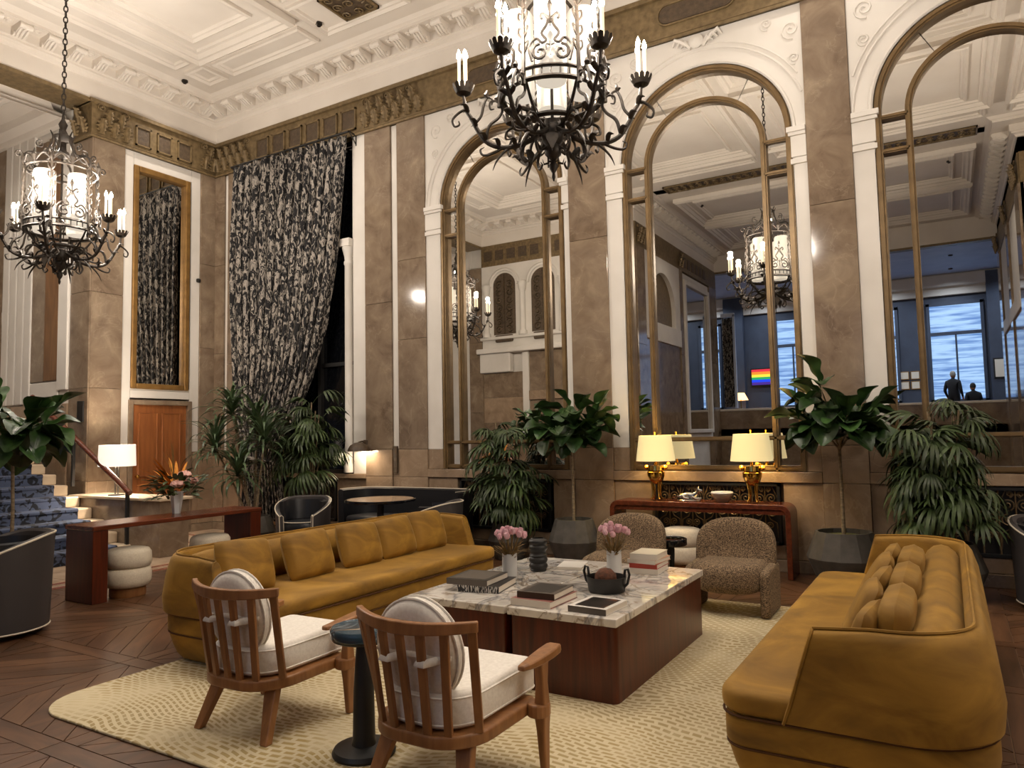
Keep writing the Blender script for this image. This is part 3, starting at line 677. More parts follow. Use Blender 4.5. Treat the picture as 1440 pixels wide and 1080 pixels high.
# stairs: stone steps, each with its length of carpet
stairs = struct(MB().box(-5.2, -6.3, -.01, -.2, -2.46, .05).build('floor_stair_base', 'stair_stone'))
for k in range(13):
    z1 = .155*(k+1); xn = 1.53-.325*k
    st = bx('step', 'stair_stone', stairs, -5.2 if k > 11 else xn-.36, -6.3, z1-.155 if k else 0, xn, -2.45 if k > 1 else -2.45, z1, .02)
    mb = MB(); prof = [(-.33, z1+.012), (.0, z1+.012), (.022, z1), (.022, z1-.03), (.012, z1-.045), (.012, z1-.155)]
    mb.loft([[(xn+u, yy, v) for u, v in prof]+[(xn+u-.012, yy, v-.012) for u, v in prof[::-1]] for yy in (-6.1, -2.66)])
    mb.build('stair_carpet', 'stair_carpet', st)
plinth = struct(MB().box(-.05, -2.44, 0, 2.15, -2.0, .75).build('wall_stair_plinth', 'marble_brown', bevel=.01))
bx('plinth_cap', 'stair_stone', plinth, -.05, -2.47, .75, 2.2, -1.97, .79, .01)
rail = thing('stair_handrail', 'brown wooden stair handrail on a slim dark metal post', 'handrail', (1.5, -2.5, 0))
rp = [(.06, 0, .855), (.0, 0, .88), (-.12, 0, .95), (-1.4, 0, 1.66), (-2.6, 0, 2.3)]
MB().tube([Vector(p) for p in rp], .038, 8).build('rail', 'mahogany_flat', rail, smooth=True)
bx('post', 'black_matte', rail, -.02, -.02, 0, .02, .02, .88); bx('post', 'black_matte', rail, -1.4, -.02, .92, -1.365, .02, 1.64)
MB().lathe([(.05, 0), (.05, .015), (.02, .02)], 12).build('foot_plate', 'black_matte', rail)

# ---- right wall
wall_right = struct(MB().box(XR, YF, -.01, XR+.2, .2, ZC).build('wall_right', 'plaster'))
for y0, y1 in ((-8.5, -7.7), (-6.3, -5.4), (-3.4, -2.5), (-1, -.05)): bx('marble_slab', 'marble_brown', wall_right, XR-.04, y0, .0, XR, y1, ZF0, .004)
bx('frieze', 'bronze_paint', wall_right, XR-.05, YF, ZF0, XR, 0, ZF1)

# ---- walls behind the camera, seen in the mirrors
wall_front = struct(MB().box(-.5, YF-.25, -.01, XN0-.25, YF-.12, ZC).build('wall_front', 'plaster'))
def slabF(m, x0, z0, x1, z1, y=YF, name=None): return bx(name or ('marble_slab' if m.startswith('marble') else 'plaster_panel'), m, wall_front, x0+.002, YF-.12, z0+.002, x1-.002, y, z1-.002, .004)
frf = bx('frieze', 'bronze_paint', wall_front, 0, YF-.12, ZF0, XN0, YF+.03, ZF1)
for k in range(8): bx('frieze_panel', 'bronze_dark', frf, .10+.38*k, YF+.028, 6.5, .36+.38*k, YF+.045, 6.78)
for z0, z1 in ((0, 2.2), (2.2, 4.2), (4.2, ZF0)): slabF('marble_brown', -.45, z0, .0, z1, YF+.04); slabF('marble_brown', 4.1, z0, XN0, z1, YF+.04)
# balcony with twin arched grilles
bal = bx('balcony_front', 'plaster', wall_front, .02, YF-.12, 3.96, 4.08, YF+.05, ZF0)
for cx in (.77, 2.0, 3.23):
    pts = [(cx-.36, 4.36)]+arch_pts(cx, .36, 5.74, 14)+[(cx+.36, 4.36)]
    wn = MB().prism(pts[::-1], lambda u, v, d: (u, d, v), YF+.045, YF+.056).build('arched_grille', 'bronze_dark', bal)
    mb = MB()
    for i in range(7):
        for s in (-1, 1): mb.tube([(cx+s*p[0], YF+.065, p[1]) for p in spiral((.17, 4.5+.21*i), .02, .12, i, 1.4, 12)], .022, 4)
    mb.tube([(cx, YF+.065, 4.36), (cx, YF+.065, 6.05)], .02, 4); mb.build('grille_scrolls', 'iron_gilt', wn)
    MB().tube([(u, YF+.06, v) for u, v in arch_pts(cx, .46, 5.74, 18)], .05, 6).build('archivolt', 'plaster', bal, smooth=True)
    bx('basket', 'bronze_dark', bal, cx-.28, YF+.05, 4.14, cx+.28, YF+.14, 4.34, .03)
for cx in (.2, 1.38, 2.62, 3.85):
    MB().lathe([(.12, 4.3), (.12, 4.4), (.08, 4.44), (.075, 5.5), (.1, 5.55), (.13, 5.72), (.13, 5.78)], 12, (cx, YF+.1, 0)).build('colonnette', 'plaster', bal, smooth=True)
bx('balcony_ledge', 'plaster', wall_front, -.1, YF-.1, 3.84, 4.12, YF+.22, 3.98, .02); bx('balcony_ledge', 'plaster', wall_front, .0, YF-.1, 4.22, 4.08, YF+.16, 4.3, .02)
bx('corbel', 'plaster', wall_front, -.05, YF-.1, 3.3, .95, YF+.12, 3.84, .03)
for z0, z1 in ((0, 1.9),): slabF('marble_brown', 0, z0, 4.1, z1, YF)
slabF('marble_beige', 0, 1.9, 1.3, 2.6); slabF('marble_brown', 0, 2.6, 1.3, 3.3); slabF('plaster', 1.3, 1.9, 1.5, 3.84, YF+.04); slabF('marble_beige', 1.5, 2.5, 4.1, 2.75, YF+.06); slabF('marble_brown', 1.5, 2.75, 4.1, 3.84, YF); slabF('marble_brown', 1.5, 1.9, 4.1, 2.5, YF)

wall_nl = struct(MB().box(XN0-.25, YN, -.01, XN0-.12, YF-.12, ZC).build('wall_nave_left', 'plaster'))
def slabN(m, y0, z0, y1, z1, x=XN0, name=None): return bx(name or ('marble_slab' if m.startswith('marble') else 'plaster_panel'), m, wall_nl, XN0-.12, y0+.002, z0+.002, x, y1-.002, z1-.002, .004)
for y0, y1 in ((-9.3, YF-.0), (-12.45, -12.15), (-16.1, -15.25)):
    for z0, z1 in ((0, 1.37), (1.37, 3.8), (3.8, ZF0)): slabN('marble_brown', y0, z0, y1, z1, XN0+.04)
frn = bx('frieze', 'bronze_paint', wall_nl, XN0-.12, YN, ZF0, XN0+.03, YF, ZF1)
for k in range(6): bx('frieze_panel', 'bronze_dark', frn, XN0+.02, -12.7-.4*k-.13, 6.48, XN0+.045, -12.7-.4*k+.13, 6.78)
carve(frn, lambda s: (XN0+.03, -9.3+s), .6, PI/2); carve(frn, lambda s: (XN0+.03, -12.5+s), .5, PI/2)
# blind arch of the nave wall
slabN('marble_brown', -12.15, 0, -9.3, 4.0); slabN('plaster', -12.15, 4.0, -9.3, 4.5, XN0+.05, 'plaster_ledge')
mb = MB(); pts = arch_pts(-10.72, 1.0, 4.95, 20); n = len(pts)
for i in range(n-1):
    (ax, az), (b_, bz) = pts[i], pts[i+1]; t0 = -12.15+2.85*i/(n-1); t1 = -12.15+2.85*(i+1)/(n-1)
    q = [(ax, az), (b_, bz), (t1, ZF0), (t0, ZF0)]
    mb.add([(XN0+.03, u, v) for u, v in q]+[(XN0-.12, u, v) for u, v in q], [(3, 2, 1, 0), (1, 5, 4, 0)])
mb.box(XN0-.12, -12.15, 4.5, XN0+.03, -11.72, 4.95).box(XN0-.12, -9.72, 4.5, XN0+.03, -9.3, 4.95)
mb.add([(XN0+.03, -12.15, 4.95), (XN0+.03, -11.72, 4.95), (XN0+.03, -12.15, ZF0), (XN0+.03, -9.3, 4.95), (XN0+.03, -9.72, 4.95), (XN0+.03, -9.3, ZF0)], [(0, 1, 2), (3, 5, 4)])
mb.build('blind_arch', 'plaster', wall_nl)
bx('arch_infill', 'bronze_paint', wall_nl, XN0-.12, -11.75, 4.5, XN0-.09, -9.68, 6.0)
slabN('plaster', -15.25, 1.3, -12.45, 6.3, XN0, 'plaster_surround')
wall_nr = struct(MB().box(XN1, YN, -.01, XN1+.2, YF, ZC).build('wall_nave_right', 'plaster'))
for y0, y1 in ((-9.6, YF), (-12.6, -12.0), (-16.1, -15.2)):
    for z0, z1 in ((0, 3.2), (3.2, ZF0)): bx('marble_slab', 'marble_brown', wall_nr, XN1-.05, y0, z0, XN1, y1, z1-.004, .004)
for z0, z1 in ((0, 4.0),):
    bx('marble_slab', 'marble_brown', wall_nr, XN1-.02, -15.2, z0, XN1, -9.6, z1, .004)
frr = bx('frieze', 'bronze_paint', wall_nr, XN1-.03, YN, ZF0, XN1, YF, ZF1)
carve(frr, lambda s: (XN1-.03, -9.6+s), .9, -PI/2); carve(frr, lambda s: (XN1-.03, -12.6+s), .6, -PI/2); carve(frr, lambda s: (XN1-.03, -16.1+s), .9, -PI/2)
bx('arch_moulding', 'plaster', wall_nr, XN1-.06, -15.1, 4.0, XN1, -9.7, 4.35, .02)
wall_fr = struct(MB().box(XN1, YF-.2, -.01, XR+.2, YF, ZC).build('wall_front_right', 'plaster'))
for x0, x1 in ((12.8, 13.4), (15, 15.5), (17.2, 17.8)): bx('marble_slab', 'marble_brown', wall_fr, x0, YF, 0, x1, YF+.04, ZF0, .004)
bx('frieze', 'bronze_paint', wall_fr, XN1, YF, ZF0, XR, YF+.05, ZF1)

# ---- raised blue lounge at the far end of the hall (seen in the mirrors)
BY, BF, BC = -21.5, 1.6, 6.95
struct(MB().box(1.5, BY-.2, BF-.3, 16, YN, BF).build('floor_lounge', 'parquet'))
par = struct(MB().box(XN0-.2, YN-.15, -.01, XN1+.2, YN, 2.2).build('wall_lounge_parapet', 'marble_brown'))
bx('parapet_cap', 'plaster', par, XN0-.2, YN-.2, 2.2, XN1+.2, YN+.04, 2.27, .01)
hdr = struct(MB().box(1.5, YN-.25, ZF1, 16, YN, ZC+.1).build('wall_lounge_header', 'ceiling_paint'))
bx('header_edge', 'bronze_paint', hdr, XN0, YN-.25, ZF1-.07, XN1, YN+.02, ZF1-.001)
bw = struct(MB().box(1.5, BY-.2, BF, 16, BY, ZC).build('wall_lounge_back', 'blue_wall'))
struct(MB().box(1.3, BY-.2, BF, 1.5, YN, ZC).build('wall_lounge_left', 'blue_wall')); struct(MB().box(16, BY-.2, BF, 16.2, YN, ZC).build('wall_lounge_right', 'blue_wall'))
struct(MB().box(1.5, YN-.25, BF, XN0-.2, YN-.05, ZC).build('wall_lounge_return', 'blue_wall')); struct(MB().box(XN1+.2, YN-.25, BF, 16, YN-.05, ZC).build('wall_lounge_return_right', 'blue_wall'))
lc = struct(MB().box(1.5, BY-.2, BC, 16, YN-.25, BC+.2).build('ceiling_lounge', 'blue_ceiling'))
bx('lounge_cornice', 'plaster', lc, 1.5, BY, 6.2, 16, BY+.12, BC, .03); bx('lounge_cornice', 'plaster', lc, 1.5, BY, 6.5, 16, BY+.3, BC, .05)
for k, (a, b) in enumerate([(2.3, 3.3), (5.62, 6.75), (8.75, 9.76), (10.88, 12.42), (13.4, 14.6)]):
    wn = struct(MB().box(a, BY, 2.5, b, BY+.03, 5.85).build('window_%d' % (k+2), 'daylight_pane'))
    for x0, z0, x1, z1 in ((a-.1, 2.4, a, 5.95), (b, 2.4, b+.1, 5.95), (a-.1, 5.85, b+.1, 5.98), (a-.1, 2.38, b+.1, 2.5), (a, 4.78, b, 4.9), ((a+b)/2-.03, 2.5, (a+b)/2+.03, 4.8)):
        bx('window_frame', 'blue_wall', wn, x0, BY+.0, z0, x1, BY+.08, z1)
bx('lounge_pier', 'blue_wall', bw, 3.6, BY, BF, 4.35, BY+.35, 6.9); bx('lounge_pier', 'blue_wall', bw, 12.62, BY, BF, 13.1, BY+.35, 6.9); bx('lounge_pier', 'blue_wall', bw, 7.4, BY, BF, 8.1, BY+.3, 6.9)
for xx in (3.0, 5.2, 7.6, 9.4, 11.6, 13.8):       # added cool fill spots, standing in for daylight in the lounge
    for yy in (-18.0, -20.3):
        MB().lathe([(.05, 0), (.05, -.03), (.065, -.03), (.065, 0)], 12).build('spotlight', 'iron', lc, loc=(xx, yy, BC))  # invented housing for the added fill spot
        light('lounge_fill_spot', 'SPOT', (xx, yy, BC-.06), 190, (.78, .87, 1.0), size=.06, spot=math.radians(150), blend=.9)
# ================================================================== MIRRORS, CURTAIN, CHANDELIERS
def bar_path(mb, pts, w, y0, y1):
    """square bar following a path in the x-z plane"""
    n = len(pts); L = []; Rr = []
    for i, p in enumerate(pts):
        t = Vector(pts[min(i+1, n-1)])-Vector(pts[max(i-1, 0)]); t.normalize()
        L.append((p[0]-t.y*w/2, p[1]+t.x*w/2)); Rr.append((p[0]+t.y*w/2, p[1]-t.x*w/2))
    mb.loft([[(l[0], y0, l[1]), (r[0], y0, r[1]), (r[0], y1, r[1]), (l[0], y1, l[1])] for l, r in zip(L, Rr)])
def arched_mirror(cx, hw, label):
    t = thing('arched_mirror', label, 'mirror', (cx, 0, 1.085), 0, 'arched mirrors of the marble wall')
    Z = lambda z: z-1.085
    h, hi, zs = hw-.03, .70, ZS
    zb, z1, z2, z3 = 1.09, 1.46, 4.46, 4.83
    yp = .085
    def pane(poly, tilt=True):
        k = MB().prism([(u, Z(v)) for u, v in poly][::-1], lambda u, v, d: (u, d, v), yp, yp+.008)
        o = k.build('pane', 'mirror', t)
        return o
    ins = [(-hi, z1), (hi, z1), (hi, ZS-.05)]+[(hi*math.cos(PI*i/24), ZS-.05+hi*.95*math.sin(PI*i/24)) for i in range(1, 24)]+[(-hi, ZS-.05)]
    pane(ins)
    pane([(-hi, zb), (hi, zb), (hi, z1), (-hi, z1)])
    for s in (-1, 1):
        q = lambda a, b, c, d: [(s*a, b), (s*c, b), (s*c, d), (s*a, d)][::s]
        pane(q(hi, zb, h, z1)); pane(q(hi, z1, h, z2)); pane(q(hi, z2, h, z3))
        for a0, a1 in ((0, PI*.30), (PI*.303, PI/2)):
            n = 10
            pl = [(s*h*math.cos(a0+(a1-a0)*i/n), (z3 if a0 == 0 and i == 0 else zs+h*math.sin(a0+(a1-a0)*i/n))) for i in range(n+1)]
            pl += [(s*hi*math.cos(a1-(a1-a0)*i/n), (z3 if a0 == 0 and i == n else ZS-.05+hi*.95*math.sin(a1-(a1-a0)*i/n))) for i in range(n+1)]
            pane(pl[::s])
    # brass frame and glazing bars
    def frame(name, pts, w, y0=.02, y1=.10):
        mb = MB(); bar_path(mb, [(u, Z(v)) for u, v in pts], w, y0, y1); bar_path(mb, [(u, Z(v)) for u, v in pts], w*.45, y0-.018, y0); return mb.build(name, 'brass_frame', t)
    oa = [(-h, zb), (-h, z2), (-h, zs)]+[(-h*math.cos(PI*i/40), zs+h*math.sin(PI*i/40)) for i in range(1, 40)]+[(h, zs), (h, z2), (h, zb)]
    frame('outer_frame', oa, .075, .0)
    ia = [(-hi, zb), (-hi, ZS-.05)]+[(-hi*math.cos(PI*i/40), ZS-.05+hi*.95*math.sin(PI*i/40)) for i in range(1, 40)]+[(hi, ZS-.05), (hi, zb)]
    frame('inner_frame', ia, .062, .02)
    frame('bottom_rail', [(-h-.03, zb+.03), (h+.03, zb+.03)], .06); frame('lower_bar', [(-h, z1), (h, z1)], .05)
    for s in (-1, 1):
        for z in (z2, z3): frame('cross_bar', [(s*hi, z), (s*h, z)][::s], .045)
    # joint lines in the arch glass
    return t
for (cx, hw), lb in zip(MIR, ('tall arched brass-framed mirror beside the curtained window bay', 'tall arched brass-framed mirror behind the two lit gold lamps', 'tall arched brass-framed mirror behind the bushy palm by the right-hand sofa')):
    arched_mirror(cx, hw, lb)

lm = thing('tall_mirror', 'tall narrow gilt-framed mirror above the panelled wooden door', 'mirror', (0, -1.05, 2.42))
bx('pane', 'mirror', lm, -.06, -.44, .06, -.05, .44, 3.62)
for y0, z0, y1, z1 in ((-.52, 0, -.43, 3.70), (.43, 0, .52, 3.70), (-.43, 0, .43, .09), (-.43, 3.60, .43, 3.70)): bx('frame', 'gilt', lm, -.07, y0, z0, .03, y1, z1, .015)
nm = thing('panel_mirror', 'large rectangular white-framed mirror on the hall wall opposite the arches', 'mirror', (XN0, -13.8, 1.5))
bx('pane', 'mirror', nm, .0, -1.15, .1, .012, 1.15, 4.45)
for y0, z0, y1, z1 in ((-1.3, 0, -1.15, 4.6), (1.15, 0, 1.3, 4.6), (-1.15, 0, 1.15, .12), (-1.15, 4.45, 1.15, 4.6)): bx('frame', 'plaster', nm, 0, y0, z0, .09, y1, z1, .02)

# ---- curtain drawn back to one side
def edge(z, tab):
    for (z0, a), (z1, b) in zip(tab, tab[1:]):
        if z <= z0 and z >= z1: return a+(b-a)*(z0-z)/(z0-z1)
    return tab[-1][1]
RE = [(6.34, 3.36), (5.9, 3.33), (5.1, 3.24), (4.3, 3.14), (3.42, 2.93), (2.5, 2.62), (1.75, 2.2), (1.25, 1.85), (.5, 1.95), (0, 2.0)]
LE = [(6.34, .70), (4, .72), (2.4, .78), (1.75, .9), (1.25, 1.1), (.5, 1.0), (0, .95)]
def cur(u, v):
    z = 6.33-v*6.1; l, r = edge(z, LE), edge(z, RE)
    uu = u+.012*math.sin(u*9+v*3)
    amp = .085*(.45+.55*min(1, v*4)); ph = uu*2*PI*14+.9*math.sin(uu*7)
    return (l+(r-l)*u+.012*math.sin(ph*2), -.16-amp*(2*abs(math.sin(ph/2+.3*math.sin(v*5)))**.8-1)-.02*math.sin(u*5+v*6), z)
ct = thing('window_curtain', 'floor-length black and grey floral curtain drawn back across the dark window', 'curtain', (2.0, -.16, .2))
cmb = MB().grid(cur, 230, 70); cmb.xf(Matrix.Translation((-2.0, .16, -.2)))
c_o = cmb.build('cloth', 'curtain_cloth', ct, smooth=180); sm = c_o.modifiers.new('thick', 'SOLIDIFY'); sm.thickness = .008
mb = MB(); mb.tube([(.62-2, 0, 6.17), (3.42-2, 0, 6.17)], .018, 8); mb.build('curtain_rod', 'black_matte', ct)
for xx in (.66, 3.44):
    mb = MB(); mb.tube([(xx-2, .15, 6.14), (xx-2, 0, 6.17)], .012, 6); mb.tube([(xx-2, .15, 6.0), (xx-2, .0, 6.15)], .01, 6); mb.tube([(xx-2, .15, 5.98), (xx-2, .15, 6.18)], .012, 6); mb.build('rod_bracket', 'black_matte', ct)
MB().tube([(.95-2+.1*i, .16-.20-.12*math.sin(i/9*PI), 1.05+.04*math.cos(i/9*PI)) for i in range(10)], .035, 6, flat=.4).build('tie_band', 'curtain_cloth', ct)

# ---- chandeliers
def chandelier():
    t = thing('chandelier', '', 'chandelier', (0, 0, 0), 0, 'iron candle chandeliers')
    R = lambda a, r, z: (r*math.cos(a), r*math.sin(a), z)
    MB().lathe([(.004, 0), (.014, .03), (.01, .06), (.028, .09), (.034, .12), (.016, .15), (.03, .17), (.06, .2), (.065, .24), (.05, .27), (.075, .3), (.085, .34), (.085, .4), (.06, .42), (.06, .46)], 14).build('finial', 'iron', t, smooth=True)
    # lower basket and rings
    for k in range(6):
        a = k*PI/3
        MB().curve([R(a, .07, .42), R(a, .1, .38), R(a, .2, .40), R(a, .30, .52), R(a, .36, .63)], [.012, .014, .013, .012, .01], 6).build('basket_rib', 'iron', t)
        mb = MB()
        for rr, zz, r in ((.14, .36, .04), (.24, .47, .05)):
            mb.tube([R(a, rr+p[0], zz+p[1]-.02) for p in spiral((0, 0), .008, r, -1, 1.3, 14)], .006, 5)
        # curled leaves by the stem
        mb.tube([R(a+.5, .05, .25), R(a+.5, .1, .22), R(a+.5, .13, .27), R(a+.5, .11, .30)], [.016, .014, .01, .004], 5, flat=.5)
        mb.tube([R(a, .03, .14), R(a, .07, .13), R(a, .08, .17)], [.01, .01, .003], 5, flat=.5)
        mb.build('basket_scroll', 'iron', t)
    for rr, zz, w_ in ((.205, .43, .02), (.37, .62, .018), (.37, .70, .014), (.37, 1.34, .014)):
        MB().tube([R(2*PI*i/36, rr, zz) for i in range(36)], w_, 6, closed=True, flat=1.4).build('ring', 'iron', t)
    # gallery band
    mb = MB()
    for i in range(36):
        a = 2*PI*i/36; mb.tube([R(a, .372, .62), R(a, .372, .70)], .007, 4)
    mb.build('gallery', 'iron', t)
    # six opal glass cylinders, posts, tracery
    for k in range(4):
        a = k*PI/2-PI/6
        MB().lathe([(.004, .64), (.11, .64), (.115, .66), (.115, 1.26), (.105, 1.28), (.004, 1.28)], 20, R(a, .24, 0)).build('glass_cylinder', 'opal_glass', t, smooth=True)
    for k in range(6):
        a = k*PI/3+PI/6
        ax, ay = math.cos(a), math.sin(a); tx, ty = -ay, ax
        P = lambda u, z, r=.385: (ax*r+tx*u, ay*r+ty*u, z)
        mb = MB()
        for s in (-1, 1):
            mb.tube([P(s*p[0], p[1]) for p in spiral((.075, .78), .012, .062, 0, 1.25, 14)], .011, 5)
            mb.curve([P(s*.13, .72), P(s*.15, .82), P(s*.10, .88), P(s*.06, .85), P(s*.03, .87), P(s*.06, .92), P(s*.03, .97), P(s*.005, 1.02)], .011, 5)
            mb.curve([P(s*.005, 1.02), P(s*.05, 1.06), P(s*.065, 1.03), P(s*.05, 1.02)], .010, 5)
            mb.curve([P(s*.0, .83), P(s*.03, .84), P(s*.03, .80)], .006, 4)
        mb.tube([P(0, .76), P(0, .86)], .006, 4); mb.tube([P(0, .97), P(0, 1.07), P(0, 1.12), P(0, 1.17)], [.006, .008, .02, .002], 6)
        mb.build('tracery', 'iron', t)
        a = k*PI/3
        mb = MB().tube([R(a, .39, .58), R(a, .385, .72), R(a, .375, 1.2), R(a, .38, 1.36)], [.02, .016, .013, .016], 6)
        for j in range(5):
            for s in (-1, 1):
                da = s*.05; mb.curve([R(a, .38, .8+.11*j), R(a+da*1.6, .39, .84+.11*j), R(a+da*1.8, .38, .89+.11*j), R(a+da*.7, .38, .88+.11*j)], [.008, .009, .008, .004], 5)
        mb.build('post', 'iron', t)
        # crown scrolls
        mb = MB().curve([R(a, .38, 1.34), R(a, .40, 1.42), R(a, .34, 1.50), R(a, .22, 1.52), R(a, .14, 1.6), R(a, .10, 1.74), R(a, .13, 1.82)], [.014, .014, .014, .012, .012, .012, .006], 6)
        mb.tube([R(a, .40+p[0], 1.40+p[1]) for p in spiral((.04, .05), .008, .05, 2, 1.3, 14)], .009, 5)
        mb.tube([R(a, .2+p[0], 1.6+p[1]) for p in spiral((.03, .02), .008, .05, 0, 1.3, 14)], .008, 5)
        for s in (-1, 1): mb.curve([R(a, .38, 1.36), R(a+s*.2, .38, 1.44), R(a+s*.35, .375, 1.42), R(a+s*.5, .37, 1.36)], [.012, .012, .01, .006], 5)
        mb.tube([R(a+PI/6, .375, 1.34), R(a+PI/6, .385, 1.42), R(a+PI/6, .38, 1.5)], [.01, .028, .003], 6)
        mb.build('crown_scroll', 'iron', t)
    MB().lathe([(.02, 1.5), (.09, 1.54), (.06, 1.58), (.035, 1.62), (.04, 1.7), (.1, 1.74), (.11, 1.77), (.06, 1.8), (.03, 1.86), (.05, 1.92), (.02, 1.98), (.012, 2.04)], 14).build('hub', 'iron', t, smooth=True)
    MB().tube([(0, 0, .4), (0, 0, 1.55)], .012, 6).build('stem', 'iron', t)
    # chain
    lk = MB().tube([(.022*math.cos(2*PI*i/10), 0, .042*math.sin(2*PI*i/10)) for i in range(10)], .0075, 5, closed=True).mesh('chain_link', 'iron', 40)
    z = 2.06; i = 0
    while z < 4.12:
        link('chain_link', lk, t, (0, 0, z), (0, 0, PI/2*(i % 2))); z += .068; i += 1
    MB().lathe([(.02, 4.08), (.09, 4.12), (.12, 4.17), (.12, 4.19)], 16).build('ceiling_rose', 'iron', t, smooth=True)
    # arms
    for k in range(6):
        a = k*PI/3
        arm = MB()
        Q = lambda pts: [R(a, r, z) for r, z in pts]
        arm.curve(Q([(.09, .37), (.2, .30), (.36, .27), (.48, .31), (.55, .40), (.60, .50), (.645, .58), (.66, .69)]), [.02, .019, .018, .018, .017, .016, .014, .012], 7)
        arm.curve(Q([(.50, .33), (.47, .44), (.40, .50), (.37, .56), (.41, .63), (.46, .62), (.46, .57), (.43, .57)]), [.013, .013, .012, .011, .011, .009, .008, .004], 6)
        arm.curve(Q([(.58, .46), (.53, .52), (.51, .60), (.48, .66), (.44, .64), (.45, .60)]), [.012, .011, .011, .009, .008, .004], 6)
        arm.curve(Q([(.645, .58), (.70, .55), (.745, .50), (.73, .45), (.695, .46), (.70, .49)]), [.011, .011, .01, .009, .008, .004], 6)
        arm.curve(Q([(.30, .285), (.36, .24), (.42, .17), (.45, .10)]), [.013, .011, .008, .002], 6)
        arm.curve(Q([(.36, .275), (.45, .23), (.52, .22), (.54, .26), (.51, .28)]), [.012, .011, .01, .008, .003], 6)
        arm.curve(Q([(.2, .30), (.24, .22), (.21, .16), (.17, .18), (.19, .21)]), [.012, .011, .01, .008, .003], 6)
        arm.curve(Q([(.14, .34), (.25, .42), (.33, .40), (.35, .34), (.31, .33)]), [.012, .012, .011, .009, .003], 6)
        for rr, zz in ((.28, .29), (.40, .29), (.50, .34), (.57, .45), (.63, .56)):
            for s in (-1, 1): arm.curve([R(a, rr, zz-.02), R(a+s*.03/rr, rr+.005, zz+.015), R(a+s*.05/rr, rr+.02, zz+.03), R(a+s*.06/rr, rr+.05, zz+.02)], [.012, .02, .016, .002], 6, 3, .45)
        for rr, zz in ((.40, .66), (.48, .69)):
            arm.tube(Q([(rr, zz-.04), (rr+.01, zz-.01), (rr, zz+.03)]), [.006, .022, .002], 6)
        hb = 1 if k % 2 else 0
        if hb: arm.loft([[R(a+.5+u/.2, .2+.0*q, .30+v*1.0) if q == 0 else R(a+.5+u/.2, .212, .30+v) for u, v in [(.04*math.sin(b)**3*1.1, -.06+.022*(3*math.cos(b)-math.cos(2*b))) for b in [2*PI*i/14 for i in range(14)]]] for q in (0, 1)])
        ao = arm.build('arm', 'iron', t, smooth=40)
        c = R(a, .66, .70)
        pan = MB().lathe([(.012, -.02), (.03, -.015), (.055, .0), (.07, .03), (.066, .032), (.05, .008), (.0, .004)], 16, c)
        for j in range(12):
            b = 2*PI*j/12; ca, sa = math.cos(b), math.sin(b)
            pan.add([(c[0]+ca*.066-sa*.017*s, c[1]+sa*.066+ca*.017*s, c[2]+.025) for s in (-1, 1)]+[(c[0]+ca*.082-sa*.016*s, c[1]+sa*.082+ca*.016*s, c[2]+.058) for s in (1, -1)]+[(c[0]+ca*.085, c[1]+sa*.085, c[2]+.068)], [(0, 1, 2, 4, 3)])
        pan.build('drip_pan', 'iron', t, smooth=30)
        for j in range(3):
            b = a+2*PI*j/3; q = (c[0]+.032*math.cos(b), c[1]+.032*math.sin(b), c[2])
            hh = .255+.012*((j*2+k) % 3)
            cd = MB().lathe([(.012, .01), (.012, hh), (.006, hh)], 8, q).build('candle', 'candle', t, smooth=True)
            MB().lathe([(.008, hh), (.019, hh+.018), (.015, hh+.04), (.002, hh+.075)], 8, q).build('bulb', 'bulb', cd, smooth=True)
        light('candle_light', 'POINT', (c[0], c[1], c[2]+.36), CHAND_W, WARM, t, .035)
    light('lantern_light', 'POINT', (0, 0, 1.62), CHAND_W*.5, WARM, t, .05)
    return t
ch = chandelier()
CH_ROT = math.atan2(CAM.y+3.79, CAM.x-8.89)+PI/6
ch.location = (8.89, -3.79, 3.41); ch.rotation_euler.z = CH_ROT; ch['label'] = 'iron candle chandelier hanging in front of the arched mirrors'
c2 = copy_tree(ch); c2.location = (2.45, -3.95, 3.41); c2.rotation_euler.z = CH_ROT-.16; c2['label'] = 'iron candle chandelier hanging beside the blue carpeted stairs'
c3 = copy_tree(ch); c3.location = (15.4, -3.9, 3.41); c3['label'] = 'iron candle chandelier hanging at the end of the hall away from the stairs'
# ================================================================== RUG AND SEATING
rug = MB().prism(rrect(RUG[0]-8.9, RUG[1]+3.9, RUG[2]-8.9, RUG[3]+3.9, .32, 8), lambda u, v, d: (u, v, d), 0, .014).build('area_rug', 'rug_wool', None, bevel=.005, loc=(8.9, -3.9, .0008))
tag(rug, 'large cream wool rug with gold dashes and rounded corners under the sofas', 'rug')
ZR = .0155

